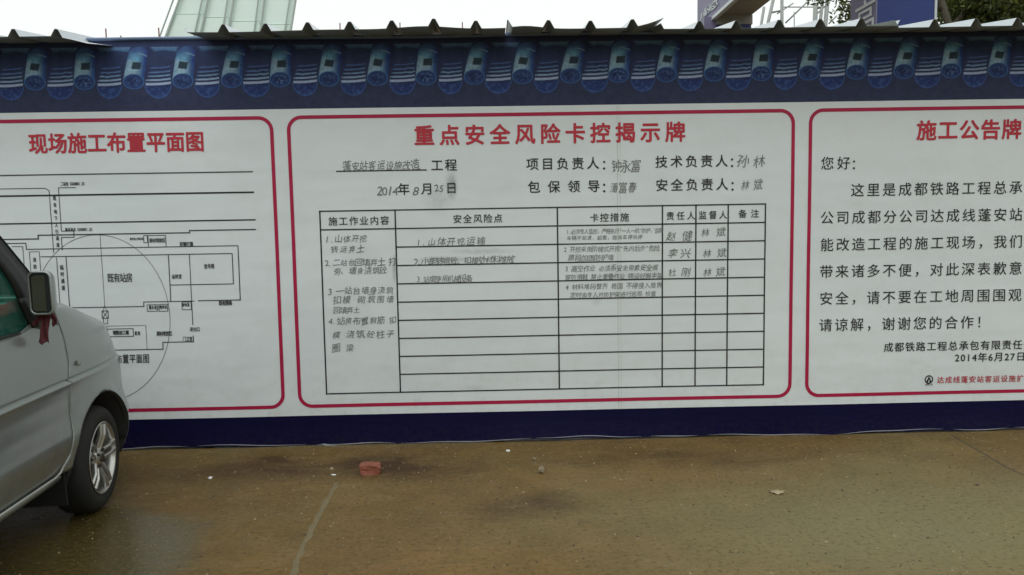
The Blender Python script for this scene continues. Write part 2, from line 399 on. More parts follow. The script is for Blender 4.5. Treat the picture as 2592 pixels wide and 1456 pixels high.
PXM = .00267           # metres per photo pixel on the wall
zf_t = wp(1360, 288)[1]; zf_b = wp(1360, 1008)[1]
def frame(name, x0, x1, label):
    v, f = ribbon(rrect(x0, zf_b, x1, zf_t, .085), .0235, .0018, True)
    o = mesh(name, v, f, M['red'], banner); tag(o, label); return o
xl = wp(700, 660)[0]; xm0 = wp(742, 660)[0]; xm1 = wp(1988, 660)[0]; xr0 = wp(2031, 640)[0]
plan = frame('notice_frame', xl-3.6, xl, 'red rounded frame around the site plan notice')
risk = frame('notice_frame', xm0, xm1, 'red rounded frame around the safety risk table')
publ = frame('notice_frame', xr0, xr0+3.4, 'red rounded frame around the public announcement')
BO = .034; BB = .014
def T(s, ax, ay, bx, by, h, mat='black', parent=risk, name='lettering', **k):
    if h >= 19 and mat != 'pen' and len(s) > 1 and parent is not plan: k.setdefault('split', True)
    return text_line('character' if k.get('split') and name == 'lettering' else name, s, wp(ax, ay), wp(bx, by), h*K*PXM, M[mat], parent, **k)
# titles
T('现场施工布置平面图', 101, 362, 493, 357, 47, 'title', plan, 'title_character', off=BO, wsc=.92, split=True)
T('重点安全风险卡控揭示牌', 1068, 341, 1697, 333, 47, 'title', risk, 'title_character', off=BO, split=True)
T('施工公告牌', 2326, 329, 2539, 326, 47, 'title', publ, 'title_character', off=BO, split=True)
# --- risk board head
T('工程', 1100, 416, 1135, 415.5, 28, off=BB); T('年', 1016.5, 476, 1016.5, 476, 28, off=BB)
T('月', 1075, 475, 1075, 475, 28, off=BB); T('日', 1136, 473, 1136, 473, 27, off=BB)
T('项目负责人', 1339, 413, 1491, 411, 29, off=BB); T('：', 1527, 414, 1527, 414, 30, off=BB)
T('技术负责人', 1662, 408, 1813, 405, 29, off=BB); T('：', 1847, 408, 1847, 408, 30, off=BB)
T('包保领导', 1343, 471, 1493, 468, 29, off=BB); T('：', 1527, 471, 1527, 471, 30, off=BB)
T('安全负责人', 1663, 466, 1814, 464, 29, off=BB); T('：', 1848, 467, 1848, 467, 30, off=BB)
HO = -.008
def Hd(s, ax, ay, bx, by, h, name='handwriting', **k): k.setdefault('hand', 1.0); return T(s, ax, ay, bx, by, h, 'pen', risk, name, off=HO, lay=.0026, **k)
Hd('蓬安站客运设施改造', 873, 418, 1046, 416, 25, wsc=.8)
Hd('2014', 957, 481, 995, 479, 27); Hd('8', 1048, 479, 1048, 479, 26); Hd('25', 1098, 474, 1112, 472, 24)
Hd('钟永富', 1549, 418, 1599, 418, 30, wsc=.8); Hd('孙林', 1868, 407, 1908, 407, 29)
Hd('潘富春', 1543, 472, 1589, 471, 26, wsc=.75); Hd('林斌', 1871, 465, 1903, 465, 27, wsc=.8)
x0, z0 = wp(847, 431); x1, z1 = wp(1074, 429)
lines('rule', [[(x0, (z0+z1)/2), (x1, (z0+z1)/2)]], .008, M['black'], risk)
# --- table grid
cols = [sum(wp(px, py)[0] for px, py in pr)/2 for pr in (((806, 532), (823, 990)), ((995, 530), (1008, 986)), ((1403, 522), (1405, 978)), ((1665, 517), (1664, 972)), ((1748, 515), (1747, 970)), ((1829, 514), (1826, 968)), ((1923, 513), (1917, 968)))]
zt = wp(1403, 522)[1]; zb = wp(1405, 977)[1]; rows = [zt+(zb-zt)*i/10 for i in range(11)]
LW = .0095
for x in cols: lines('table_rule', [[(x, zt+LW/2), (x, zb-LW/2)]], LW, M['black'], risk, .0018)
for i, z in enumerate(rows):
    lines('table_rule', [[(cols[0] if i in (0, 1, 10) else cols[1], z), (cols[-1], z)]], LW*(.9), M['black'], risk, .0021)
T('施工作业内容', 839, 557, 969, 554, 21, off=.010); T('安全风险点', 1151, 551, 1253, 549, 21, off=.010)
T('卡控措施', 1494, 548, 1570, 546, 21, off=.010); T('责任人', 1684, 543.5, 1736, 542, 20, off=.010, wsc=.95)
T('监督人', 1765, 541, 1816, 540.5, 20, off=.010, wsc=.95); T('备注', 1865, 538, 1896, 537, 20, off=.010)
def z8(x, y): return ((780+x/2.894)*.99383, (520+y/2.894)*.99383)
def z3(x, y): return ((1400+x/2.894)*.99383, (520+y/2.894)*.99383)
def H8(s, xa, xb, y, h, zz=z8, sl=-.008):
    hh = h/2.894; a = zz(xa+h*.3, y); b = zz(xb-h*.35, y+(xb-xa)*sl); n = len(s)
    wsc = min(1.0, ((xb-xa)/max(1, n))/h*1.05); wsc = max(.6, wsc)
    return Hd(s, a[0], a[1], b[0], b[1], hh*(1.12 if zz is z8 else 1.0), wsc=wsc, hand=(1.0 if h > 45 else .55))
H8('1.山体开挖', 132, 425, 247, 50); H8('转运弃土', 185, 405, 320, 46)
H8('2.二站台回填弃土 打', 125, 640, 418, 48); H8('夯、墙身浇筑砼', 205, 572, 478, 46)
H8('3 一站台墙身浇筑', 150, 618, 624, 50); H8('扣模 砌筑围墙', 203, 624, 690, 50); H8('回填弃土', 203, 374, 766, 44)
H8('4.站房布置钢筋 扣', 152, 642, 842, 48); H8('模 浇筑砼柱子', 195, 622, 943, 52); H8('圈梁', 195, 332, 1042, 54)
H8('1.山体开挖运输', 795, 1285, 268, 54); H8('2.小车转运砼、扣模处材料堆放', 778, 1502, 405, 52); H8('3.站房使用机械设备', 795, 1195, 538, 50)
H8('1.必须专人监控，严格执行"一人一机"防护，运输', 92, 800, 190, 38, z3); H8('车辆不超速、超载，做到车停机停', 105, 645, 237, 32, z3)
H8('2 开挖采用阶梯式开挖"先内后外"危险', 75, 772, 320, 42, z3); H8('路段加固防护墙', 120, 437, 382, 46, z3)
H8('3 高空作业 必须系安全带戴安全帽', 85, 760, 460, 46, z3); H8('穿防滑鞋 禁止重叠作业 搭设好脚手架', 93, 792, 522, 42, z3)
H8('4 材料堆码整齐 稳固 不得侵入限界', 88, 788, 592, 44, z3); H8('定时由专人对防护架进行巡视 检查', 133, 745, 652, 38, z3)
for s, a, b, y in (('赵健', 838, 1003, 226), ('林斌', 1086, 1242, 195), ('李兴', 852, 990, 347), ('林斌', 1100, 1248, 347), ('杜刚', 848, 990, 490), ('林斌', 1102, 1240, 485)):
    H8(s, a, b, y, 66, z3)
# --- public announcement
def z1(x, y): return ((2000+x/3.2886)*.99383, (260+y/3.2886)*.99383)
def z2(x, y): return ((2000+x/2.8936)*.99383, (660+y/2.8936)*.99383)
def P1(s, xa, xb, ya, yb, n, h, zz, sc, mat='black', off=0.004, name='lettering'):
    """s may run past the glyph whose centre is xb (index n)"""
    a = zz(xa, ya); b = zz(xb, yb); e = (len(s)-1)/n
    bb = (a[0]+(b[0]-a[0])*e, b[1]); A = wp(*a); B_ = wp(*b); zz_ = (A[1]+B_[1])/2
    x2 = A[0]+(B_[0]-A[0])*e
    return text_line('character', s, (A[0], zz_), (x2, zz_), h/sc*K*PXM*.99383, M[mat], publ, off=off, split=True)
P1('您好', 300, 435, 507, 503, 1, 104, z1, 3.2886); P1('：', 548, 548.1, 512, 512, 1, 104, z1, 3.2886)
P1('这里是成都铁路工程总承包有', 550, 1860, 728, 706, 10, 106, z1, 3.2886)
P1('公司成都分公司达成线蓬安站客运', 297, 1862, 955, 932, 12, 106, z1, 3.2886)
P1('能改造工程的施工现场，我们的', 297, 1862, 1183, 1152, 12, 106, z1, 3.2886)
P1('带来诸多不便，对此深表歉意。为了', 257, 1635, 77, 54, 12, 94, z2, 2.8936)
P1('安全，请不要在工地周围围观、逗留', 255, 1630, 274, 248, 12, 94, z2, 2.8936)
P1('请谅解，谢谢您的合作！', 250, 1282, 468, 448, 9, 94, z2, 2.8936)
P1('成都铁路工程总承包有限责任公司', 709, 1648, 630, 610, 12, 68, z2, 2.8936, off=.012)
T('2014年6月27日', *z2(1210, 705), *z2(1672, 697), 23, 'black', publ, off=.014)
P1('达成线蓬安站客运设施扩能改造', 1090, 1670, 870, 856, 10, 50, z2, 2.8936, 'title', .012)
# round badge with a mountain shape
cx, cz = wp(*z2(1005, 866)); r = .026; mb = MB()
v, f = ribbon([(cx+r*math.cos(t), cz+r*math.sin(t)) for t in np.linspace(0, 2*math.pi, 29)[:-1]], .008, .0018, True); mb.add(v, f)
def tri(a): 
    b = len(mb.v); mb.add([(x, float(surf(x, z))-.0022, z) for x, z in a], [tuple(range(len(a)))])
tri([(cx-.019, cz-.016), (cx-.004, cz+.016), (cx-.004, cz-.020)]); tri([(cx+.019, cz-.016), (cx+.004, cz-.020), (cx+.004, cz+.016)])
tri([(cx-.004, cz+.016), (cx, cz+.022), (cx+.004, cz+.016), (cx+.002, cz-.004), (cx-.002, cz-.004)])
mb.build('company_badge', M['black'], publ)
T('成铁工总', *z2(985, 903), *z2(1026, 901), 4.2, 'black', publ, off=.01)

# --- site plan drawing
def q6(x, y): return ((0+x/4.256)*.99383, (420+y/4.256)*.99383)
def q7(x, y): return ((320+x/4.256)*.99383, (560+y/4.256)*.99383)
def q8(x, y): return ((180+x/4.824)*.99383, (760+y/4.824)*.99383)
def snap(pts):          # square the drawing up: nearly level pieces level, nearly upright ones upright
    P = [list(wp(*p)) for p in pts]
    for a, b in zip(P[:-1], P[1:]):
        dx, dz = abs(b[0]-a[0]), abs(b[1]-a[1])
        if dz < dx*.08: b[1] = a[1]
        elif dx < dz*.08: b[0] = a[0]
    return [tuple(p) for p in P]
def ln(pts, w_=.0055, mat='thin', name='plan_line'): return lines(name, [snap(pts)], w_, M[mat], plan)
def left(p, X=-6.0): return p
EXT = (-520, 0)
def A(x, y): return (x/1.8554*.99383, (280+y/1.8554)*.99383)
ln([A(1192, 288), A(-900, 354)], .008); ln([A(1197, 384), A(-900, 430)], .011, 'black'); ln([A(1204, 513), A(-900, 557)], .009, 'black')
ln([q7(1405, 89), q7(692, 98), q7(692, 124), q6(1447, 736), q6(432, 752), q6(432, 786), q6(90, 792), q6(-700, 806)], .008)
ln([q6(-700, 262), q6(0, 252), q6(510, 240), q6(553, 270), q6(588, 935)], .005)
ln([q6(840, 235), q6(653, 238), q6(680, 703), q6(815, 703), q6(817, 768), q6(682, 770), q6(690, 910)], .005)
ln([q7(1210, 263), q7(0, 290), q6(305, 908), q6(298, 832), q6(120, 836), q6(-500, 846)], .006); ln([q7(1210, 263), q7(1240, 845), q7(785, 857)], .0065)
ln([q6(150, 870), q6(265, 868), q6(275, 1200)], .004)
ln([q6(355, 1200), q6(345, 925), q6(442, 920), q6(460, 1200)], .004)
ln([q7(1148, 347), q6(455, 980)], .006); ln([q7(1148, 347), q7(1163, 673), q7(485, 687)], .006)
ln([q7(466, 365), q7(492, 857)], .006); ln([q7(690, 358), q7(730, 1115)], .005)
ln([q7(748, 857), q7(202, 868), q7(202, 915), q8(0, 88), q6(770, 2050), q6(735, 980)], .006); ln([q6(628, 985), q6(665, 2050)], .0045)
for a, b in (((242, 897), (347, 965)), ((367, 892), (458, 965)), ((615, 868), (710, 948)), ((205, 155), (240, 230))):
    ln([q7(*a), q7(b[0], a[1]), q7(*b), q7(a[0], b[1]), q7(*a)], .0045)
ln([q7(255, 280), q7(253, 155), q7(436, 152), q7(443, 275)], .0045)
ln([q8(0, 330), q8(215, 318), q8(430, 312), q8(440, 470)], .006); ln([q8(470, 600), q8(445, 312), q8(930, 302), q8(955, 590)], .003)
ln([q8(462, 348), q8(775, 340), q8(780, 435), q8(467, 445), q8(462, 348)], .005)
ln([q8(300, 608), q8(515, 602), q8(1142, 588), q8(1138, 508), q8(1512, 498), q8(1510, 425)], .006)
ln([q6(1097, 742), q6(1120, 1500), q8(408, 125)], .003); ln([q6(1097, 742), q6(1160, 1500), q8(450, 125)], .003)
ln([q8(398, 128), q8(468, 125), q8(470, 215), q8(400, 218), q8(398, 128)], .005, 'black'); ln([q8(398, 128), q8(470, 215)], .004); ln([q8(468, 125), q8(400, 218)], .004)
ln([q8(412, 222), q8(414, 282), q8(466, 280), q8(464, 222)], .004)
cx, ct = wp(*q6(1090, 742)); rx = wp(*q7(484, 1030))[0]-cx; cb = wp(300, 985)[1]; cx0 = cx-.02; rr_ = rx+.02; rz = (ct-wp(*q8(612, 1122))[1]*.0-(wp(*q7(484, 1030))[1]))
cxz = wp(*q7(484, 1030))[1]
lines('plan_circle', [[(cx0+rr_*math.cos(t), cxz+(ct-cxz)*math.sin(t)) for t in np.linspace(0, 2*math.pi, 97)]], .003, M['thin'], plan, .0020)
def PT(s, zf, xa, ya, xb, yb, h, sc, off=.018, **k): return T(s, *zf(xa, ya), *zf(xb, yb), h/sc, 'black', plan, off=off, **k)
PT('既有站房', A, 527, 785, 615, 782, 42, 1.8554, .008, wsc=.68); PT('工布置平面图', q8, 520, 712, 935, 702, 108, 4.824, .010, wsc=.68)
PT('二站台 550X8X1.25', q6, 690, 195, 925, 192, 40, 4.256, .03, wsc=.62); PT('基本站台 550X8X1.25', q6, 738, 685, 1005, 682, 38, 4.256, .03, wsc=.62)
PT('既有地下人行通道', q6, 614, 350, 642, 850, 44, 4.256, .02, vertical=True, wsc=.7); PT('临时通道', q6, 686, 1092, 698, 1310, 50, 4.256, .02, vertical=True, wsc=.7)
PT('消防水池', q6, 396, 1010, 402, 1230, 46, 4.256, .02, vertical=True, wsc=.7)
PT('彩钢打围', q7, 605, 247, 712, 244, 46, 4.256, .03, wsc=.7); PT('原材堆放区', q7, 280, 207, 418, 203, 46, 4.256, .02, wsc=.72); PT('临水电入户接口处', q7, 65, 190, 190, 188, 26, 4.256, .03, wsc=.6)
PT('信号楼', q7, 866, 484, 940, 482, 50, 4.256, .022, wsc=.66); PT('运转室', q7, 520, 594, 592, 592, 46, 4.256, .022, wsc=.68); PT('既有围墙', q7, 1025, 880, 1130, 876, 48, 4.256, .03, wsc=.7)
PT('蓄水池', q7, 272, 925, 328, 923, 40, 4.256, .03, wsc=.6); PT('搅拌机', q7, 384, 922, 440, 920, 38, 4.256, .03, wsc=.6); PT('配电室', q7, 628, 897, 682, 895, 36, 4.256, .022, wsc=.66)
PT('进出口', q7, 716, 1160, 788, 1155, 46, 4.256, .02, wsc=.7); PT('门卫室', q7, 640, 1264, 710, 1260, 48, 4.256, .014, wsc=.68); PT('原材堆放区', q7, 358, 1206, 492, 1202, 50, 4.256, .022, wsc=.66)
PT('钢筋加工棚', q8, 548, 392, 705, 388, 52, 4.824, .03, wsc=.7); PT('配套', q8, 812, 398, 848, 396, 46, 4.824, .03, wsc=.6); PT('材料', q8, 300, 385, 340, 383, 46, 4.824, .03, wsc=.6)

# --- welded vertical seam and the folded hem at the foot
lines('weld_seam', [[(SX, ZW-.004), (SX, ZB+.004)]], .0035, M['seam'], banner, .0010)
lines('weld_seam', [[(SX+.018, ZW-.004), (SX+.018, ZB+.004)]], .002, M['seam'], banner, .0010)
mb = MB(); segs = []; x = X0
while x < X1:
    L = random.uniform(.3, .9); segs.append((x, min(x+L, X1))); x += L+random.uniform(.01, .08)
for a, b in segs:
    def fn(u, v): 
        xx = a+(b-a)*u; t = .0030*(1-abs(2*u-1)**2)+.0004; z = hemz(xx)+.004+.010*max(0, math.sin(xx*2.7))**2; 
        return (xx, float(surf(xx, z))-.004-.003*math.sin(xx*17), z+t*(v-.5)*1.6)
    mb.grid(fn, max(4, int((b-a)/.05)), 2)
mb.build('folded_hem', M['hem'], banner, True)
fx, fz = wp(808, 1117)
V = [(x_, float(surf(x_, z_))-.012-.01*((i*7) % 3), z_) for i, (x_, z_) in enumerate([(fx-.06, fz-.012), (fx-.03, fz+.004), (fx-.005, fz+.012), (fx+.03, fz+.010), (fx+.09, fz+.001), (fx+.14, fz-.002), (fx+.05, fz-.008)])]
mesh('torn_flap', V, [(0, 1, 6), (1, 2, 6), (2, 3, 6), (3, 4, 6), (4, 5, 6)], M['hem'], banner, True)

# --- printed picture of blue glazed roof tiles along the top of the banner
def vnoise(x, y, s, seed):
    r = np.random.default_rng(seed); G = r.random((64, 64)); X = x/s; Y = y/s; xi = np.floor(X).astype(int); yi = np.floor(Y).astype(int); fx = X-xi; fy = Y-yi
    fx = fx*fx*(3-2*fx); fy = fy*fy*(3-2*fy); g = lambda a, b: G[a % 64, b % 64]
    return (g(xi, yi)*(1-fx)+g(xi+1, yi)*fx)*(1-fy)+(g(xi, yi+1)*(1-fx)+g(xi+1, yi+1)*fx)*fy
def lin(c): return np.array(srgb(*c))
def sst(a, b, x): t = np.clip((x-a)/(b-a), 0, 1); return t*t*(3-2*t)
def paint(X, Y, var):
    """X across from the centre of the tube end, Y down, units of 1/800 of the tile spacing"""
    bgc = lin((50, 52, 84)); up = lin((50, 60, 104)); C = bgc[None]*sst(350, 900, Y)[:, None]+up[None]*(1-sst(350, 900, Y))[:, None]
    def over(mask, col):
        nonlocal C
        col = np.asarray(col); col = col if col.ndim == 2 else col[None]; C = C*(1-mask[:, None])+col*mask[:, None]
    lean = (95, 60, 125)[var]; skew = (0, 12, -10)[var]
    n1 = vnoise(X+900, Y, 34, 3+var); n2 = vnoise(X+900, Y, 14, 9+var); n3 = vnoise(X+900, Y, 90, 5+var)
    C = C*(.82+.36*n3[:, None])
    # upper dark cornice and light trough strip
    over(sst(95, 105, Y)*(1-sst(150, 185, Y)), lin((42, 44, 86)))
    for k in (-800, 0, 800):
        u = X-k-lean*.9
        m = sst(150, 230, u-(Y-200)*.9)*(1-sst(650, 690, u+(Y-200)*.6))*sst(198, 208, Y)*(1-sst(255, 282, Y-14*np.sin(u/90)))
        over(m*(.65+.5*n1).clip(0, 1), lin((128, 150, 200))*(1-sst(185, 260, Y))[:, None]+lin((92, 132, 178))*sst(185, 260, Y)[:, None])
    for k in (-800, 0, 800):
        # pan tile drip plate
        u = X-k-400-skew; e = np.sqrt((u/225)**2+((Y-775)/225)**2); m = (1-sst(.93, 1.0, e))*sst(780, 792, Y)
        over(m*.8, lin((26, 52, 122))*(.6+.8*n2)[:, None]); over((sst(.84, .9, e)*(1-sst(.93, .99, e)))*sst(780, 800, Y)*.6, lin((78, 104, 176)))
        sw = sst(.62, .72, n1)*m; over(sw*.35, lin((84, 118, 186)))
        # stacked plate edges
        for yy, th, c, al, sh in ((772, 17, (200, 204, 242), 1, 0), (710, 12, (176, 192, 232), .97, 5), (650, 10, (146, 174, 218), .92, 20), (592, 9, (116, 144, 206), .85, 40), (525, 9, (98, 122, 192), .75, 70)):
            yc = yy+9*((u+20)/200)**2*-1-u*.035+(6*np.sin(u/28+yy) if (var == 1 and yy in (650, 592)) else 0)
            inx = sst(-205+sh, -190+sh+30*(yy < 700), u)*(1-sst(196, 212, u))
            over(inx*(1-sst(2, 16, np.abs(Y-yc-th-14)))*.85*al, lin((30, 30, 56)))
            over(inx*(1-sst(th*.8, th*1.25+2, np.abs(Y-yc)))*al, lin(c)*(.85+.3*n2)[:, None])
    for k in (-800, 0, 800):
        u0 = X-k; t = np.clip((725-Y)/535, 0, 1.2); cx = lean*t**1.25; hw = 172-22*t; u = (u0-cx)/hw
        topcut = 190+70*u**2*np.sign(1)
        body = (1-sst(.96, 1.02, np.abs(u)))*sst(0, 14, Y-topcut)*(1-sst(735, 745, Y))
        over(((1-sst(1.0, 1.45, np.abs(u-.25)))*sst(200, 280, Y)*(1-sst(700, 760, Y)))*.5, lin((44, 42, 92)))
        lit = np.clip(.42+.68*np.cos((u+.34)*1.9), 0, 1); 
        ca = lin((128, 182, 216))*lit[:, None]+lin((36, 64, 142))*(1-lit)[:, None]
        cb = lin((178, 204, 226))*lit[:, None]+lin((46, 86, 156))*(1-lit)[:, None]
        s_ = sst(395, 470, Y-40*u)[:, None]; cc = ca*(1-s_)+cb*s_
        d = (1-sst(225, 400, Y+30*u))[:, None]; cc = cc*(1-d*.85)+lin((58, 74, 146))*d*.85  # printed dark blue tube tops, deepened for the shade under the capping
        over(body, cc*(.8+.42*n1)[:, None])
        over(body*(1-sst(5, 11, np.abs(Y-(302+34*u*u+12*u))))*sst(-.3, .3, u)*.75, lin((168, 196, 222)))
        over(body*(1-sst(4, 9, np.abs(Y-(466+60*(u-.3)))))*sst(.35, .5, u)*(var != 0)*.8, lin((26, 36, 66)))
        hx = (cx+(-20 if var == 0 else 12)); ang = (.12, -.02, .05)[var]; a = (u0-hx)*math.cos(ang)+(Y-488)*math.sin(ang); b = -(u0-hx)*math.sin(ang)+(Y-488)*math.cos(ang)
        over((1-sst(70, 76, np.abs(a)))*(1-sst(50, 56, np.abs(b))), lin((44, 62, 72))*(.8+.5*n2)[:, None])
        over((1-sst(26, 48, np.abs(a)))*sst(56, 62, b)*(1-sst(64, 86, b)), lin((190, 205, 225)))
        e = np.sqrt((u0/174)**2+((Y-728)/118)**2)
        over(1-sst(.97, 1.02, e), lin((72, 118, 178))); over(1-sst(.86, .92, e), lin((24, 46, 104))*(.7+.7*n1)[:, None])
        over((1-sst(.74, .80, e))*sst(.64, .7, e)*.5, lin((70, 92, 160)))
        fl = sst(.56, .66, n2*.55+n1*.5)*(1-sst(.55, .72, e)); over(fl*(.6 if var == 1 else .3), lin((120, 150, 205)))
        over(sst(.9, .96, e)*(1-sst(1.0, 1.05, e))*sst(740, 800, Y)*.6, lin((66, 98, 170)))
    return C*np.array([.64, .76, .78])
SP = .3159; TX0 = -2.9567; UN = SP/800
ztop_, zbot_ = ZT, ZW
ytile = 2.442          # height of the centre of the round tile ends
protos = {}
def tile_print(k):
    var = (0, 1, 2, 0, 2, 1, 0)[k % 7]; xc = TX0+SP*k; nx, nz = 80, 118
    U = np.linspace(-SP/2, SP/2, nx+1); Z = np.linspace(zbot_, ztop_, nz+1); UU, ZZ = np.meshgrid(U, Z)
    if var not in protos: protos[var] = paint(UU.ravel()/UN, 728-(ZZ.ravel()-ytile)/UN*.95, var)
    vs = np.stack([UU.ravel()+xc, surf(UU.ravel()+xc, ZZ.ravel()), ZZ.ravel()], 1)
    fs = [(j*(nx+1)+i, j*(nx+1)+i+1, (j+1)*(nx+1)+i+1, (j+1)*(nx+1)+i) for j in range(nz) for i in range(nx)]
    return mesh('roof_tile_print', vs, fs, M['vprint'], banner, True, cols=protos[var])
k0 = int(math.floor((X0-TX0)/SP)); k1 = int(math.ceil((X1-TX0)/SP))
for k in range(k0, k1+1): tile_print(k)
# rolled top edge of the vinyl
mb = MB(); pts = [(x, float(surf(x, ZT))-.004-.003*math.sin(x*4), ZT+.008+.004*math.sin(x*2.3)) for x in np.linspace(X0, X1, 120)]
mb.tube(pts, .012, 8); mb.build('rolled_top_edge', M['hemblue'], banner, True)

# ------------------------------------------------------------------ hoarding behind the banner, with its sheet metal capping
hoard = tag(empty('hoarding_fence'), 'steel hoarding capped with overhanging corrugated sheets behind the banner', 'hoarding')
mb = MB().box((0.2, .03, 1.345), (13.4, .04, 2.67)); mb.build('backing_panel', M['backsteel'], hoard)
for x in np.arange(-6, 6.7, 2.0): MB().box((x, .09, 1.35), (.06, .08, 2.70)).build('post', M['rail'], hoard)
mb = MB().box((0.2, .02, 2.705), (13.0, .05, .03)); mb.build('top_rail', M['rail'], hoard)
RIB = .0455; PITCHX = .2555
def prof_(x, ph):
    u = ((x-ph+PITCHX/2) % PITCHX)-PITCHX/2; a = abs(u)
    return RIB if a < .009 else (RIB*(1-(a-.009)/.026) if a < .035 else 0)
def sheet(x0, x1, ph, zf, oh, back, slope, wav=.0, bend=None, lift=None, name='roof_sheet', label=None, twist=0):
    xs = set(np.linspace(x0, x1, int((x1-x0)/.05)+2).tolist())
    k = math.floor((x0-ph)/PITCHX)-1
    while ph+k*PITCHX < x1+.1:
        for d in (-.035, -.009, .009, .035):
            x = ph+k*PITCHX+d
            if x0 <= x <= x1: xs.add(x)
        k += 1
    xs = sorted(xs); ny = 8; top = []; n = len(xs)
    sd_ = random.Random(int(x0*100))
    a1, a2 = sd_.uniform(0, 6), sd_.uniform(0, 6)
    for j in range(ny+1):
        t = j/ny
        for x in xs:
            y = -oh+t*(oh+back)+.012*math.sin(x*1.7+a2)*(1-t)
            z = zf+(y+oh)*math.tan(math.radians(slope+twist*(x-x0)))+prof_(x, ph)+wav*math.sin(x*2.6+a1)*(1-t)
            if bend: z += bend(x)*(1-t*.8)
            top.append((x, y-.018, z))
    bot = [(x, y+(.0008 if y < -oh else 0), z-.0022) for x, y, z in top]; N = len(top)
    fs = []; mi = []
    for j in range(ny):
        for i in range(n-1):
            a, b, c, d = j*n+i, j*n+i+1, (j+1)*n+i+1, (j+1)*n+i; fs.append((a, b, c, d)); mi.append(1); fs.append((a+N, d+N, c+N, b+N)); mi.append(0)
    for i in range(n-1): fs.append((i, i+N, i+1+N, i+1)); mi.append(0); q = ny*n+i; fs.append((q, q+1, q+1+N, q+N)); mi.append(0)
    for j in range(ny): a = j*n; fs.append((a, a+n, a+n+N, a+N)); a = j*n+n-1; fs.append((a, a+N, a+n+N, a+n)); mi += [0, 0]
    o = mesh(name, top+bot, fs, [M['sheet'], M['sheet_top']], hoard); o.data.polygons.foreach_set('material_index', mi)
    if label: tag(o, label)
    return o
def fx_(px, py=80, oh=.34): return wp(px, py, -oh-.018)
def Zf(px, py, oh=.34): return fx_(px, py, oh)[1]
def ph_(px, oh=.34): return fx_(px, 70, oh)[0]
# left sheet, its right end sinking
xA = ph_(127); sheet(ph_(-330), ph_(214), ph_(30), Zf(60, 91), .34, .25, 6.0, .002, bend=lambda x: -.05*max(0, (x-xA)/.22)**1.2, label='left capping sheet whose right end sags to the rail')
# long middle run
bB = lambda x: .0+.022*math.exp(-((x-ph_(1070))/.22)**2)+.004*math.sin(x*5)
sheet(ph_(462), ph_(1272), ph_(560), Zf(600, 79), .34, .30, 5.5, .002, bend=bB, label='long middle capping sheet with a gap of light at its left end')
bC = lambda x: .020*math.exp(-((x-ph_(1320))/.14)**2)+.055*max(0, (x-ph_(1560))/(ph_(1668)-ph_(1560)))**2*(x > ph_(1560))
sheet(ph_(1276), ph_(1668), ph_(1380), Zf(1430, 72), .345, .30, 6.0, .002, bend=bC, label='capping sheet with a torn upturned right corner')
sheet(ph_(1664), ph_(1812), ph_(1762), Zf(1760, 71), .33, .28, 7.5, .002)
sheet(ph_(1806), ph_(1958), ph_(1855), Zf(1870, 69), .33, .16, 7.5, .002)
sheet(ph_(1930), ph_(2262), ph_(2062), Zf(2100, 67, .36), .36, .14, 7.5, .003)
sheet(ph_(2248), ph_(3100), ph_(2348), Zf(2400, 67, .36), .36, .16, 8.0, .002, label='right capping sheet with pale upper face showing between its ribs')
# rebar stakes standing behind the hoarding
grp = 'thin stakes standing up behind the hoarding'
for (px, py, lb, yy) in ((266, 72, 'thin rusty stake behind the hoarding, leftmost of the stakes', .45), (304, 90, 'shortest rusty stake, just right of the leftmost stake', .45), (399, 70, 'thin rusty stake beside the foot of the pale leaning building', .45),
                     (855, 58, 'short rusty stake above the left half of the middle capping sheet', .6), (1006, 57, 'thin stake behind the tall bent rib of the capping sheets', .6), (1163, 56, 'thin stake behind the hoarding, rightmost of the stakes', .6)):
    x, z = wp(px, py, yy); o = MB().tube([(x+.01, yy, 0), (x-.003, yy, z*.5), (x, yy, z)], .0045, 6).build('rebar_stake', M['rust']); tag(o, lb, 'stake', grp)

# ------------------------------------------------------------------ minivan
def paint_silver():
    q = NM('silver_paint'); v = q.coords()
    c = q.mix(q.noise(v, 2.5, 5), (.27, .305, .295), (.33, .365, .355))
    sx = q.n('ShaderNodeSeparateXYZ'); q.l(v, sx.inputs[0])
    dirt = q.math('MULTIPLY', q.math('MULTIPLY', q.math('SUBTRACT', .95, sx.outputs[2], True), 1.1), q.ramp(q.noise(v, 9, 7, .75), [(.38, .15), (.7, .85)]))
    c = q.mix(dirt, c, (.17, .165, .13)); q.set(col=c, metal=.62, rough=.32, coat=.5, coatr=.15)
    q.bump(q.noise(v, 3, 2), .04, .01); return q.m
M['silver'] = paint_silver()
M['trim'] = worn('black_trim', (.018, .02, .02), .5, .3, 8)
M['rubber'] = worn('tyre_rubber', (.012, .012, .011), .75, .35, 14, .2)
M['alloy'] = worn('alloy', (.50, .50, .47), .28, .25, 10, .05, metal=.85)
M['bright'] = worn('bright_trim', (.55, .56, .52), .3, .15, 10, 0, metal=.5)
M['well'] = worn('wheel_well', (.012, .012, .011), .9, .2, 5)
M['disc'] = worn('brake_disc', (.06, .05, .04), .6, .3, 10, 0, metal=.5)
M['fabric'] = worn('seat_fabric', (.03, .035, .035), .9, .2, 10)
M['redcloth'] = worn('red_cloth', (.12, .028, .032), .9, .35, 18, .4)
M['amber'] = worn('lamp_lens', (.24, .25, .22), .2, .1, 10, 0)
M['redband'] = worn('red_reflection', (.62, .05, .06), .8, .2, 12, .2)
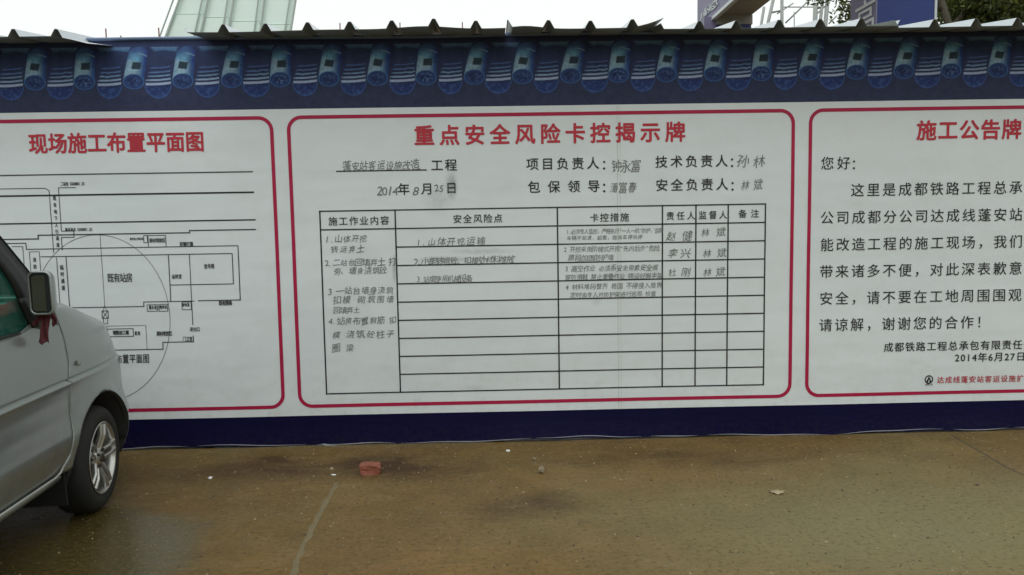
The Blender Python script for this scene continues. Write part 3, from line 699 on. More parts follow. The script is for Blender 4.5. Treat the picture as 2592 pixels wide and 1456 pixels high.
def glass(name, tint, gloss=.12):
    q = NM(name); tr = q.n('ShaderNodeBsdfTransparent'); tr.inputs[0].default_value = tint+(1,); gl = q.n('ShaderNodeBsdfGlossy'); gl.inputs['Roughness'].default_value = .03
    lw = q.n('ShaderNodeFresnel'); lw.inputs[0].default_value = 1.45; ms = q.n('ShaderNodeMixShader')
    q.l(lw.outputs[0], ms.inputs[0]); q.l(tr.outputs[0], ms.inputs[1]); q.l(gl.outputs[0], ms.inputs[2]); q.l(ms.outputs[0], q.out.inputs[0]); return q.m
def film():
    q = NM('tinted_film_glass'); v = q.coords(); q.set(col=q.mix(q.noise(v, 1.6, 2), (.03, .19, .14), (.07, .32, .24)), rough=.12, spec=.5)
    tr = q.n('ShaderNodeBsdfTransparent'); tr.inputs[0].default_value = (.60, .82, .76, 1); ms = q.n('ShaderNodeMixShader'); ms.inputs[0].default_value = .70
    q.l(q.b.outputs[0], ms.inputs[1]); q.l(tr.outputs[0], ms.inputs[2]); q.l(ms.outputs[0], q.out.inputs[0]); return q.m
M['tint'] = film(); M['wind'] = glass('windscreen_glass', (.70, .90, .84))
qm = NM('mirror_glass'); qm.set(col=(.095, .125, .118), metal=1.0, rough=.06); M['mirror'] = qm.m

van = tag(empty('minivan', (-2.0998, -1.1781, 0), math.radians(94)), 'silver minivan parked nose in to the hoarding at the left', 'minivan')
PZ = [.18, .30, .34, .40, .46, .50, .53, .60, .69, .735, .754, .760, .766, .774, .85, .95, 1.07, 1.2, 1.5, 1.8]
PO = [-.075, -.045, -.03, -.010, .005, .008, .003, -.004, -.004, .002, .009, .006, -.020, -.010, -.014, -.022, -.036, -.052, -.085, -.14]
POF = [-.075, -.035, -.02, -.005, 0, 0, 0, 0, -.001, .003, .009, .006, -.018, -.010, -.014, -.022, -.036, -.052, -.085, -.14]
def prof(z): return float(np.interp(z, PZ, PO))
def proff(z): return float(np.interp(z, PZ, POF))
def V3(s, o, z): return (s, -o, z)           # local: x forward, y left; o = outboard on the right hand side
WID = 1.6
def mir(V): return [(x, WID-y, z) for x, y, z in V]
def seam(z): return float(np.interp(z, [.33, .36, .40, .5, .7, .77, .85, .98, 1.12], [-.41, -.365, -.33, -.302, -.295, -.272, -.252, -.265, -.31]))
SZ = [.20, .298, .436, .54, .60, .68, .83, .955, 1.055, 1.12]
SS = [.27, .30, .385, .34, .335, .33, .243, .141, -.138, -.31]
def contour(z, sa, n, full=1.0, bulge=0.0):
    """plan outline of the right front corner at height z, from s=sa round to the middle of the nose"""
    S = float(np.interp(z, SZ, SS))+max(0, -proff(z))/.396; s0 = max(sa+.005, float(np.interp(z, [.2, .85, .955, 1.055, 1.12], [-.05, -.05, -.2, -.335, -.42])))
    a = max(.06, S-s0); Wc = .2; L = math.sqrt(2*Wc*a/.396+a*a); P = [(sa, 0.)]
    for k in range(1, 9): P.append((sa+(s0-sa)*k/8, 0.))
    for k in range(1, 25): t = math.pi/2*k/24*.97; P.append((s0+L*math.sin(t), -Wc*(1-math.cos(t))))
    e = P[-1]; 
    for k in range(1, 9): t = k/8; P.append((e[0]+.05*math.sin(t*math.pi/2), e[1]+(-WID/2-e[1])*t))
    P = np.array(P); d = np.r_[0, np.cumsum(np.hypot(*np.diff(P, axis=0).T))]; q = np.linspace(0, d[-1]*full, n)
    return np.interp(q, d, P[:, 0]), np.interp(q, d, P[:, 1])
AC, AR = (0.05, .283), .352
def arch_fix(V, F, c=AC, R=AR, drop=None):
    V = [list(v) for v in V]; ins = [math.hypot(v[0]-c[0], v[2]-c[1]) < R and v[1] > -.45+0 and v[1] < .45 for v in V]
    F = [f for f in F if not all(ins[i] for i in f) and not (drop and all(drop(V[i]) for i in f))]
    for i, v in enumerate(V):
        if ins[i]:
            d = math.hypot(v[0]-c[0], v[2]-c[1]) or 1e-6; v[0] = c[0]+(v[0]-c[0])/d*R; v[2] = c[1]+(v[2]-c[1])/d*R
    par = list(range(len(V)))       # keep the one connected panel
    def fd(a):
        while par[a] != a: par[a] = par[par[a]]; a = par[a]
        return a
    for f in F:
        for a in f[1:]: par[fd(a)] = fd(f[0])
    cnt = {}
    for f in F: cnt[fd(f[0])] = cnt.get(fd(f[0]), 0)+1
    best = max(cnt, key=cnt.get); F = [f for f in F if fd(f[0]) == best]
    used = sorted({i for f in F for i in f}); ix = {a: i for i, a in enumerate(used)}
    return [V[i] for i in used], [tuple(ix[i] for i in f) for f in F]
def both(name, V, F, mat, smooth=True, solid=.003, label=None):
    for sgn in (1, -1):
        VV = V if sgn == 1 else mir(V); FF = F if sgn == 1 else [f[::-1] for f in F]
        o = mesh(name, VV, FF, mat, van, smooth)
        if solid: m = o.modifiers.new('thickness', 'SOLIDIFY'); m.thickness = solid; m.offset = -1
        if sgn == 1: first = o
    return first
def flare(s, z): d = math.hypot(s-AC[0], z-AC[1]); return .013*math.exp(-((d-AR)/.045)**2)
# fender
nz, nu = 46, 80; zz = np.r_[np.linspace(.33, .74, 24), [.748, .754, .760, .766, .774, .784], np.linspace(.80, 1.12, 18)]; V = []
for z in zz:
    sa = seam(z)+.004; a, b = contour(z, sa, nu, .80)
    for s, o in zip(a, b): k_ = min(1, max(0, (s-sa)/.09)); V.append(V3(s, o+prof(z)*(1-k_)+proff(z)*k_+flare(s, z)*min(1, max(0, (s-sa)/.03)), z))
F = [(j*nu+i, j*nu+i+1, (j+1)*nu+i+1, (j+1)*nu+i) for j in range(len(zz)-1) for i in range(nu-1)]
V, F = arch_fix(V, F, drop=lambda v: v[0] > .05 and v[2] < .565)
both('fender', V, F, M['silver'])
# bumper
zz = np.linspace(.22, .575, 20); V = []
for z in zz:
    a, b = contour(z, .0, 70)
    for s, o in zip(a, b): q_ = max(0, (.34-z)/.12); V.append(V3(s+.008-.05*q_*q_, o+.012*math.sin((z-.2)/.375*math.pi)+flare(s, z)*.6-.004-.03*q_*q_, z))
F = [(j*70+i, j*70+i+1, (j+1)*70+i+1, (j+1)*70+i) for j in range(19) for i in range(69)]
V, F = arch_fix(V, F, drop=lambda v: v[0] < AC[0]+.13)
both('bumper', V, F, M['silver'])
# bonnet: front centre and lid
V = []; zz = np.linspace(.58, 1.12, 30)
for z in zz:
    a, b = contour(z, seam(z)+.004, 200)
    for i in range(160, 200, 3): V.append(V3(a[i], b[i]+proff(z), z))
    V.append(V3(a[-1], -WID/2, z))
n = len(V)//30; F = [(j*n+i, j*n+i+1, (j+1)*n+i+1, (j+1)*n+i) for j in range(29) for i in range(n-1)]
both('bonnet', V, F, M['silver'])
# arch lips and wheel wells
def well(cs):
    for sgn in (1, -1):
        mb = MB()
        def lip(u, v):
            t = math.radians(-12+204*u); r = AR+.001-.010*v; o = .012-.05*v
            z = cs[1]+r*math.sin(t); return V3(cs[0]+r*math.cos(t), o+(proff(z) if z < .8 else 0), z)
        mb.grid(lip, 30, 1); mb.v = mb.v if sgn == 1 else mir(mb.v); mb.build('arch_lip', M['trim'], van, True, solid=.003)
        mb = MB()
        mb.grid(lambda u, v: V3(cs[0]+(AR-.01)*math.cos(math.radians(2+176*u)), -.02-.30*v, cs[1]+(AR-.01)*math.sin(math.radians(2+176*u))), 24, 2)
        n = len(mb.v); mb.grid(lambda u, v: V3(cs[0]+(AR-.01)*(2*u-1), -.32, .27+.37*v), 1, 1)
        mb.v = mb.v if sgn == 1 else mir(mb.v); mb.build('wheel_well', M['well'], van, True, solid=.004)
well(AC); RC = (-2.62, .285); well(RC)
# door
zz = np.r_[np.linspace(.335, .735, 26), [.748, .754, .760, .766, .774, .784], np.linspace(.80, 1.0, 12)]
def top_of_door(s): return float(np.interp(s, [-1.2, -.62, -.50, -.36, -.25], [1.045, 1.055, 1.085, 1.125, 1.135]))
V = []; nu = 44
for z0_ in zz:
    for i in range(nu):
        s0_ = -1.17+(seam(z0_)-.003+1.17)*(i/(nu-1)); z = z0_ if z0_ <= .80 else .80+(z0_-.80)/.20*(top_of_door(s0_)-.80)
        s_ = -1.17+(seam(min(z, 1.12))-.003+1.17)*(i/(nu-1)); V.append(V3(s_, prof(z), z))
F = [(j*nu+i, j*nu+i+1, (j+1)*nu+i+1, (j+1)*nu+i) for j in range(len(zz)-1) for i in range(nu-1)]
door = both('front_door', V, F, M['silver'])
hd_ = MB().box(V3(-1.05, .0, .90), (.16, .03, .03)); hd_.build('door_handle', M['silver'], door, bevel=.008)
# rear quarter and sliding door, outside the frame but part of the vehicle
V = []; zz = np.linspace(.335, 1.06, 26); ss = np.linspace(-3.12, -1.178, 60)
for z in zz:
    for s in ss: V.append(V3(s, prof(z)+.015*math.exp(-((math.hypot(s-RC[0], z-RC[1])-AR)/.05)**2), z))
F = [(j*60+i, j*60+i+1, (j+1)*60+i+1, (j+1)*60+i) for j in range(25) for i in range(59)]
V, F = arch_fix(V, F, RC); both('rear_side_panel', V, F, M['silver'])
# sill
V = []; 
for z, o in ((.335, -.034), (.331, -.020), (.322, -.018), (.302, -.032), (.284, -.070), (.272, -.13)):
    for s in np.linspace(-2.25, -.40, 12): V.append(V3(s, o, z))
F = [(j*12+i, j*12+i+1, (j+1)*12+i+1, (j+1)*12+i) for j in range(5) for i in range(11)]
both('sill', V, F, M['silver'])
for sgn in (1,):
    MB().tube([V3(-2.2, -.020, .334), V3(-.45, -.020, .334), V3(-.405, -.016, .345), V3(-.375, -.012, .372)], .0055, 6).build('sill_moulding', M['bright'], van, True)
# inner black body so that the gaps read dark, floor and bulkhead
V = []; zz = np.linspace(.36, 1.02, 8)
for z in zz:
    for s in (-3.05, -2.2, -1.3, -.8, -.42): V.append(V3(s, prof(z)-.022, z))
F = [(j*5+i, j*5+i+1, (j+1)*5+i+1, (j+1)*5+i) for j in range(7) for i in range(4)]
both('inner_panel', V, F, M['well'])
V = [V3(s, proff(z)-.022, z) for z in (.66, .72, .78, .82, .86) for s in (-.45, -.2, min(.0, seam(z)+.3))]
both('inner_panel', V, [(j*3+i, j*3+i+1, (j+1)*3+i+1, (j+1)*3+i) for j in range(4) for i in range(2)], M['well'])
MB().box((-1.35, .8, .30), (3.3, 1.42, .06)).build('floor_pan', M['well'], van)
# pillars / door frame / glass (z levels, s of the front edge at each level)
def pedge(z): return float(np.interp(z, [1.08, 1.18, 1.307, 1.438, 1.50, 1.62, 1.74, 1.80], [-.24, -.33, -.455, -.60, -.67, -.80, -.94, -1.02]))
def gedge(z): return float(np.interp(z, [1.03, 1.087, 1.156, 1.266, 1.32, 1.38, 1.50, 1.62, 1.7], [-.53, -.535, -.56, -.615, -.655, -.72, -.86, -1.02, -1.10]))
def band(name, zs, fa, fb, n, dout, mat, thick=.012, which='both', par=None):
    V = []
    for z in zs:
        a, b = fa(z), fb(z)
        for i in range(n+1): s = a+(b-a)*i/n; V.append(V3(s, prof(z)+dout, z))
    F = [(j*(n+1)+i, j*(n+1)+i+1, (j+1)*(n+1)+i+1, (j+1)*(n+1)+i) for j in range(len(zs)-1) for i in range(n)]
    out = []
    for sgn in (1, -1):
        if which == 'right' and sgn < 0: continue
        if which == 'left' and sgn > 0: continue
        o = mesh(name, V if sgn == 1 else mir(V), F if sgn == 1 else [f[::-1] for f in F], mat, par or van, True)
        m = o.modifiers.new('thickness', 'SOLIDIFY'); m.thickness = thick; m.offset = -1; out.append(o)
    return out
zs = np.linspace(1.045, 1.66, 16)
band('door_frame', np.linspace(1.09, 1.74, 16), gedge, lambda z: pedge(z)-.058+.02*(z > 1.6), 3, .004, M['trim'], .02)
for nm, th in (('side_window', 0),):
    V = [V3(-1.12+(gedge(z)+1.12)*i/4, prof(z)-.012, z) for z in np.linspace(1.03, 1.66, 14) for i in range(5)]
    F = [(j*5+i, j*5+i+1, (j+1)*5+i+1, (j+1)*5+i) for j in range(13) for i in range(4)]
    mesh(nm, V, F, M['tint'], van, True); mesh(nm, mir(V), F, M['tint'], van, True)
MB().grid(lambda u, v: (-1.12+.60*u, .085+.006*math.sin(u*30), 1.135+.052*v+.006*math.sin(u*7)), 24, 3).build('window_red_reflection', M['redband'], van, True, solid=.004)  # red strip added behind the glass, standing in for a reflected red band
band('windscreen_pillar', np.linspace(1.10, 1.80, 16), lambda z: pedge(z)-.060, lambda z: pedge(z), 3, -.004, M['trim'], .05)
band('window_rubber', (1.048, 1.058), lambda z: -1.16, lambda z: -.64, 4, .004, M['trim'], .012)
band('centre_pillar', np.linspace(1.05, 1.78, 8), lambda z: -1.24, lambda z: -1.12, 1, -.004, M['trim'], .03)
band('rear_side_window', np.linspace(1.05, 1.66, 8), lambda z: -2.95, lambda z: -1.24, 3, -.010, M['tint'], .004)
band('roof_side', np.linspace(1.66, 1.80, 5), lambda z: -3.1, lambda z: min(pedge(z)-.06, -1.0), 3, -.003, M['silver'], .02)
band('rear_pillar', np.linspace(1.05, 1.70, 6), lambda z: -3.12, lambda z: -2.95, 1, -.004, M['silver'], .02)
mb = MB().grid(lambda u, v: (-3.12+u*2.08, -(-.14-.0)+0-(-1)*0-1.0*0-(0) if False else .14+(WID-.28)*v-0, 1.80+.05*math.sin(math.pi*v)*(1-.2*abs(2*u-1)**4)), 10, 10)
mb.v = [(x, y, z) for x, y, z in mb.v]; mb.build('roof', M['silver'], van, True, solid=.01)
def ws(u, v): z = 1.12+(1.80-1.12)*v; o = -prof(z); return (pedge(z)+.10*math.sin(math.pi*u), o+(WID-2*o)*u, z)
MB().grid(ws, 12, 10).build('windscreen', M['wind'], van, True, solid=.004)
MB().grid(lambda u, v: (-3.12-.05*math.sin(math.pi*v), .03+(WID-.06)*u, .3+1.5*v), 6, 8).build('tailgate', M['silver'], van, True, solid=.01)
a_, b_ = contour(1.12, seam(1.12)+.004, 40); P_ = [(x, -o-proff(1.12)) for x, o in zip(a_, b_)]; P_ = P_+[(x, WID-y) for x, y in P_[::-1][1:]]
V = [(x+(-.33-x)*k/4, y+(.8-y)*.02*k, 1.12+.006*k) for x, y in P_ for k in range(5)]
mesh('cowl', V, [(i*5+k, i*5+k+1, (i+1)*5+k+1, (i+1)*5+k) for i in range(len(P_)-1) for k in range(4)], M['silver'], van, True)
# cabin
MB().box((-.40, .8, .86), (.42, 1.40, .36), taper=.9).build('dashboard', M['fabric'], van, bevel=.03)
MB().box((-.38, .8, 1.082), (.36, 1.30, .06), taper=.85).build('dashboard_cover', M['redcloth'], van, bevel=.02)
for yy in (.42, 1.18):
    st = MB().box((-1.25, yy, .60), (.48, .46, .16)).build('seat', M['fabric'], van, bevel=.05)
    MB().box((-1.50, yy, .95), (.14, .46, .60), Matrix.Rotation(-.18, 3, 'Y')).build('backrest', M['fabric'], st, bevel=.05)
    MB().box((-1.57, yy, 1.34), (.09, .26, .18)).build('headrest', M['fabric'], st, bevel=.04)
mb = MB(); mb.lathe_y([(0, .18), (.012, .19), (0, .20), (-.012, .19)], 24, True); Rm = Matrix.Rotation(math.radians(62), 3, 'Z') @ Matrix.Identity(3)
mb.v = [tuple(Matrix.Rotation(math.radians(25), 3, 'Y') @ (Matrix.Rotation(math.radians(90), 3, 'Z') @ Vector(v))+Vector((-.72, 1.2, 1.0))) for v in mb.v]; mb.build('steering_wheel', M['trim'], van, True)
# wheels
def wheel(s, ysgn, y0):
    wv = empty('wheel', (s, y0, .280), 0, van); wv.scale = (.967, 1, .967); wv.rotation_euler = (0, 0, math.radians(3.2) if abs(s) < 1 else 0)
    if ysgn < 0: wv.rotation_euler = (0, 0, wv.rotation_euler.z+math.pi)
    # local y grows inboard; outer face at y=0
    tp = [(.010, .196), (.004, .21), (.0, .235), (.004, .258), (.018, .276), (.034, .285), (.05, .288), (.075, .289), (.10, .2895), (.13, .289), (.15, .286), (.168, .276), (.178, .25), (.175, .21), (.165, .197)]
    MB().lathe_y(tp, 64, True).build('tyre', M['rubber'], wv, True)
    rim = MB().lathe_y([(.004, .198), (.0, .194), (.006, .187), (.03, .180), (.10, .172), (.17, .178), (.17, .19)], 56).build('rim', M['alloy'], wv, True)
    for k in range(5):
        a0 = math.radians(78+72*k)
        for d in (-1, 1):
            a = a0+d*.17; b = a0+d*.135
            r0, r1 = .050, .186; c0 = Vector((r0*math.cos(a0+d*.42), .030, r0*math.sin(a0+d*.42))); c1 = Vector((r1*math.cos(b), .010, r1*math.sin(b)))
            t = (c1-c0); nrm = Vector((-t.z, 0, t.x)).normalized(); L = []
            for q, wdt, th in ((c0, .013, .018), (c0.lerp(c1, .55)+Vector((0, -.010, 0)), .011, .016), (c1, .015, .012)):
                L += [q+nrm*wdt, q+nrm*wdt*.55+Vector((0, -.009, 0)), q-nrm*wdt*.55+Vector((0, -.009, 0)), q-nrm*wdt, q-nrm*wdt+Vector((0, th, 0)), q+nrm*wdt+Vector((0, th, 0))]
            sp = MB(); sp.add(L, [(i+6*j, (i+1) % 6+6*j, (i+1) % 6+6*j+6, i+6*j+6) for j in range(2) for i in range(6)]+[tuple(range(6)), tuple(range(17, 11, -1))]); sp.build('spoke', M['alloy'], wv, bevel=.002)
    hb = MB().lathe_y([(.010, .0), (.010, .022), (.016, .030), (.020, .062), (.034, .070), (.05, .07)], 32); hb.build('hub', M['alloy'], wv, True)
    ct = MB().lathe_y([(.004, 0), (.004, .020), (.010, .024)], 20); ct.build('centre_cap', M['disc'], wv, True)
    for k in range(4): a = math.radians(45+90*k+10); MB().tube([(.046*math.cos(a), .026, .046*math.sin(a)), (.046*math.cos(a), .008, .046*math.sin(a))], .009, 6).build('wheel_nut', M['disc'], wv)
    MB().lathe_y([(.075, .0), (.075, .125), (.085, .125), (.12, .06), (.16, .06), (.16, .172)], 32).build('brake_disc', M['disc'], wv, True)
    return wv
wheel(.055, 1, .006); wheel(-2.62, 1, .01); wheel(.055, -1, WID-.006); wheel(-2.62, -1, WID-.01)
V = [V3(-.33, -.04, .36), V3(-.33, -.26, .36), V3(-.305, -.26, .15), V3(-.305, -.04, .15), V3(-.315, -.04, .36), V3(-.315, -.26, .36), V3(-.295, -.26, .15), V3(-.295, -.04, .15)]
mesh('mud_flap', V, [(0, 1, 2, 3), (7, 6, 5, 4), (0, 3, 7, 4), (1, 5, 6, 2), (3, 2, 6, 7), (0, 4, 5, 1)], M['well'], van)
# side repeater lamp
mb = MB(); c = V3(-.16, -.004, .830)
for i in range(6):
    for k in range(16):
        r = math.cos(i/5*math.pi/2); t = 2*math.pi*k/16; mb.v.append((c[0]+.024*r*math.cos(t), c[1]-.004*math.sin(i/5*math.pi/2)-.0, c[2]+.014*r*math.sin(t)))
mb.f = [(i*16+k, i*16+(k+1) % 16, (i+1)*16+(k+1) % 16, (i+1)*16+k) for i in range(5) for k in range(16)]
mb.build('side_lamp', M['amber'], van, True)
# door mirror
def rr2(w_, h_, r, n=6):
    P = []
    for cx, cz, a in ((w_/2-r, h_/2-r, 0), (-w_/2+r, h_/2-r, 90), (-w_/2+r, -h_/2+r, 180), (w_/2-r, -h_/2+r, 270)):
        for k in range(n+1): t = math.radians(a+90*k/n); P.append((cx+r*math.cos(t), cz+r*math.sin(t)))
    return P
mc = (-.60, .046, 1.222)       # s, outboard, z of the middle of the glass opening
rings = [(-.004, .082, .176, .0), (-.010, .087, .182, .0), (-.008, .098, .192, .0), (.004, .102, .197, .001), (.022, .098, .190, .002), (.044, .085, .170, .002), (.060, .062, .135, .002), (.070, .03, .08, .002)]
mb = MB(); n = 28
for ds, w_, h_, do in rings:
    for (a, b) in rr2(w_, h_, min(w_, h_)*.26): mb.v.append((mc[0]+ds, -(mc[1]+a+do-.012*b/.1*.2), mc[2]+b))
mb.f = [(i*n+k, i*n+(k+1) % n, (i+1)*n+(k+1) % n, (i+1)*n+k) for i in range(len(rings)-1) for k in range(n)]+[tuple((len(rings)-1)*n+k for k in range(n))]
mirror = mb.build('door_mirror', M['silver'], van, True)
mb = MB(); mb.v = [(mc[0]-.002, -(mc[1]+a), mc[2]+b) for a, b in rr2(.084, .178, .022)]; mb.v += [(mc[0]+.012, y, z) for _, y, z in mb.v]
mb.f = [tuple(range(n))]+[(k, (k+1) % n, (k+1) % n+n, k+n) for k in range(n)]; mb.build('mirror_bezel', M['trim'], mirror)
mb = MB(); mb.v = [(mc[0]-.006-.12*(a*a+b*b)*-.3+.24*a, -(mc[1]+a+.004), mc[2]+b) for a, b in rr2(.068, .160, .018)]; mb.f = [tuple(range(n))]; mb.build('mirror_glass', M['mirror'], mirror)
MB().tube([V3(-.52, .035, 1.16), V3(-.50, .02, 1.115), V3(-.47, -.02, 1.085), V3(-.46, -.07, 1.07)], [.020, .024, .032, .04], 12).build('mirror_stalk', M['silver'], mirror, True)
band('mirror_base', np.linspace(1.06, 1.20, 6), lambda z: -.535-(z-1.06)*.4, lambda z: -.42-(z-1.06)*.5, 3, .010, M['trim'], .02, 'right')
# red ribbon knotted round the mirror stalk (its own thing)
rib = tag(empty('red_ribbon', van.matrix_basis @ Vector(V3(-.55, .035, 1.12))), 'red cloth ribbon tied below the door mirror of the silver minivan', 'ribbon')
rib.rotation_euler = (0, 0, math.radians(94))
mb = MB()
mb.tube([(-.02, -.035, .0), (0, -.005, .012), (.01, .02, .002), (.0, .04, -.008)], [.012, .020, .018, .010], 9)
mb.build('knot', M['redcloth'], rib, True)
for (pts, w0) in (([(0, 0, 0), (-.010, -.004, -.03), (-.012, .002, -.065), (-.008, .008, -.105), (-.012, .010, -.128)], .038), ([(0, .01, 0), (-.008, .022, -.02), (-.010, .038, -.03), (-.006, .045, -.045)], .026), ([(0, -.02, .005), (-.012, -.035, .0), (-.014, -.045, -.022), (-.010, -.04, -.05)], .022)):
    m2 = MB()
    def fn(u, v):
        i = min(int(v*(len(pts)-1)), len(pts)-2); t = v*(len(pts)-1)-i; p = Vector(pts[i]).lerp(Vector(pts[i+1]), t)
        return (p.x+.008*math.sin(u*9+v*6), p.y+(u-.5)*w0*(1-.25*math.sin(v*5)), p.z+.006*math.sin(u*7)*v)
    m2.grid(fn, 8, 12).build('tail', M['redcloth'], rib, True, solid=.002)

# ------------------------------------------------------------------ litter on the ground
def lump(name, px, py, size, mat, label, cat, group=None, seed=1, box=False):
    x, y = gp(px, py); r_ = random.Random(seed); bm = bmesh.new()
    if box: bmesh.ops.create_cube(bm, size=1); bmesh.ops.subdivide_edges(bm, edges=bm.edges[:], cuts=3, use_grid_fill=True)
    else: bmesh.ops.create_icosphere(bm, subdivisions=2, radius=.5)
    for v in bm.verts:
        k = .12 if not box else .05; v.co += Vector((r_.uniform(-k, k), r_.uniform(-k, k), r_.uniform(-k, k)))
        v.co = Vector((v.co.x*size[0], v.co.y*size[1], (v.co.z+.46)*size[2]))
    me = bpy.data.meshes.new(name); bm.to_mesh(me); bm.free(); me.materials.append(mat)
    o = link(name, me, None, (x, y, 0)); o.rotation_euler = (0, 0, r_.uniform(-.3, .3)); return tag(o, label, cat, group)
lump('brick_piece', 932, 1190, (.118, .09, .058), M['brick'], 'broken red brick lying on the wet ground below the hoarding', 'brick', seed=2, box=True)
lump('small_rock', 1362, 1190, (.036, .03, .042), M['stone'], 'small tan rock standing on the ground in the middle of the yard', 'rock', seed=5)
lump('pebble', 1278, 1137, (.026, .02, .016), M['chip'], 'pale pebble near the foot of the banner, right of the brick', 'pebble', seed=8)
lump('pebble', 1344, 1156, (.026, .018, .012), M['stone'], 'dark pebble between the foot of the banner and the small rock', 'pebble', seed=9)
lump('plaster_chip', 529, 1205, (.026, .03, .014), M['chip'], 'white plaster chip on the ground nearer to the minivan wheel', 'chip', seed=11)
lump('plaster_chip', 840, 1196, (.030, .014, .008), M['chip'], 'flat white plaster chip just left of the brick', 'chip', seed=12)
x, y = gp(1955, 1240); m_ = MB()
out = [(math.cos(t)*(.040+.010*math.sin(5*t)), math.sin(t)*(.030+.006*math.cos(4*t))) for t in np.linspace(0, 2*math.pi, 19)[:-1]]
m_.add([(0, 0, .010)]+[(a, b, .006+.005*math.sin(i*2.3)) for i, (a, b) in enumerate(out)], [(0, i+1, (i+1) % 18+1) for i in range(18)])
o = m_.build('dry_leaf', M['leaf_dry'], None, True, (x, y, 0), solid=.001); tag(o, 'pale dry leaf lying alone on the right half of the yard', 'leaf')
# loose grit
mb = MB(); R3 = random.Random(4)
for i in range(9500):
    y = -.08-4.6*R3.random()**1.1; x = R3.uniform(-3.4, 4.4); 
    s = .0018+.0060*R3.random()**4
    if R3.random() < .012: s *= 2.2
    a = R3.uniform(0, 6.28); c, d = math.cos(a)*s, math.sin(a)*s; h = s*R3.uniform(.5, 1.1)
    mb.add([(x+c, y+d, 0), (x-d, y+c, 0), (x-c, y-d, 0), (x+d, y-c, 0), (x+R3.uniform(-.4, .4)*s, y, h)], [(0, 1, 4), (1, 2, 4), (2, 3, 4), (3, 0, 4)])
go_ = mb.build('loose_grit', M['grit']); go_.data.materials.append(M['grit_pale']); go_.data.materials.append(M['grit_dark']); go_.data.polygons.foreach_set('material_index', [(0, 1, 2, 0, 2)[(i//4*7919) % 5] for i in range(len(mb.f))])
tag(go_, 'loose grit and crumbs scattered over the yard', kind='stuff')

# ------------------------------------------------------------------ what stands behind the hoarding
def at(px, py, y):      # point at depth y on the line of sight through a pixel
    d = ray(px, py); t = (y-CAM.y)/d.y; return CAM+d*t
M['mint'] = worn('mint_cladding', (.76, .91, .87), .5, .05, .3, 0)
M['mintrib'] = worn('grey_seam', (.42, .50, .48), .5, .1, .5, 0)
# leaning tall building of standing seam panels
lb = tag(empty('pale_building', (-14, 30, 0)), 'pale mint building with leaning ribbed cladding behind the left of the hoarding', 'building')
YB = 30; T0 = [(456, -330), (552, -330), (640, -330), (735, -330), (778, -330)]
bx = [(412, 95), (498, 95), (567, 95), (648, 95), (724, 95)]; tx = [(447, 0), (519, 0), (583, 0), (660, 0), (739, 0)]
bot, top = [], []
for b, t in zip(bx, tx):
    p, q = at(*b, YB), at(*t, YB); d = (q-p)/(q.z-p.z); g = p-d*p.z; tp_ = q+d*4.5
    tp_.x += 0; bot.append(g); top.append(tp_)
off = lb.location
zj = [at(xx, yy, YB).z for xx, yy in ((430, 36), (508, 44), (572, 54), (652, 62))]
for i in range(4):
    a, b, c, d = bot[i], bot[i+1], top[i+1], top[i]
    def P(u, z, i=i): A_ = bot[i]+(top[i]-bot[i])*(z-bot[i].z)/(top[i].z-bot[i].z); B_ = bot[i+1]+(top[i+1]-bot[i+1])*(z-bot[i+1].z)/(top[i+1].z-bot[i+1].z); r = A_.lerp(B_, u); return r
    for z0, z1_, dy in ((0, zj[i]-.02, 0), (zj[i]+.02, top[0].z, .05)):
        V = [P(0, z0), P(1, z0), P(1, z1_), P(0, z1_)]; V = [v+Vector((0, dy, 0))-off for v in V]; V += [v+Vector((0, .12, 0)) for v in V]
        mesh('cladding_panel', V, [(0, 1, 2, 3), (7, 6, 5, 4), (0, 4, 5, 1), (1, 5, 6, 2), (2, 6, 7, 3), (3, 7, 4, 0)], M['mint'], lb)
for i in range(5):
    for dx in (-.16, .10):
        p, q = bot[i]-off+Vector((dx, -.06, 0)), top[i]-off+Vector((dx, -.06, 0)); MB().tube([p, q], .05 if dx > 0 else .035, 6).build('standing_seam', M['mintrib'], lb)

# site gate: overhead sign beam on a navy column, and a second sign column
M['lav'] = worn('faded_purple_vinyl', (.19, .18, .30), .5, .12, 1.5, .05); M['gatenavy'] = worn('gate_navy_vinyl', (.010, .032, .19), .45, .15, 1.5, .05)
M['soffit'] = worn('grey_soffit', (.30, .30, .27), .6, .1, 1.5, .05); M['gatewhite'] = worn('white_lettering', (.62, .68, .72), .5, .05, 3, 0); M['post'] = worn('galvanised', (.42, .44, .43), .5, .15, 4, .05)
Ydc = 8.2; pL = at(1802, 40, Ydc); pR = at(1891, 36, Ydc); zb_ = (pL.z+pR.z)/2; gx0, gx1 = pL.x, pR.x
gate = tag(empty('site_gate', (gx0, Ydc, 0)), 'site gate with purple sign beam overhead on a navy column behind the hoarding', 'gate'); go = gate.location
def lb_box(name, x0, x1, y0, y1, z0, z1, mat, par, o): return MB().box(((x0+x1)/2-o.x, (y0+y1)/2-o.y, (z0+z1)/2-o.z), (x1-x0, y1-y0, z1-z0)).build(name, mat, par)
yfar = Ydc+1.05
lb_box('column', gx0+.006, gx1-.006, Ydc, Ydc+.7, 0, zb_-.16, M['gatenavy'], gate, go)
lb_box('column_side', gx0-.20, gx0-.0, Ydc+.02, Ydc+.7, 0, zb_-.02, M['lav'], gate, go)
lb_box('column_head', gx0+.006, gx1+.01, Ydc-.02, Ydc+.7, zb_-.155, zb_-.003, M['soffit'], gate, go)
beam = lb_box('sign_beam', gx0-.0, gx1, 1.6, yfar, zb_, zb_+1.5, M['soffit'], gate, go)
lb_box('sign_face', gx0-.05, gx0-.004, 1.6, yfar, zb_-.02, zb_+1.55, M['lav'], gate, go)
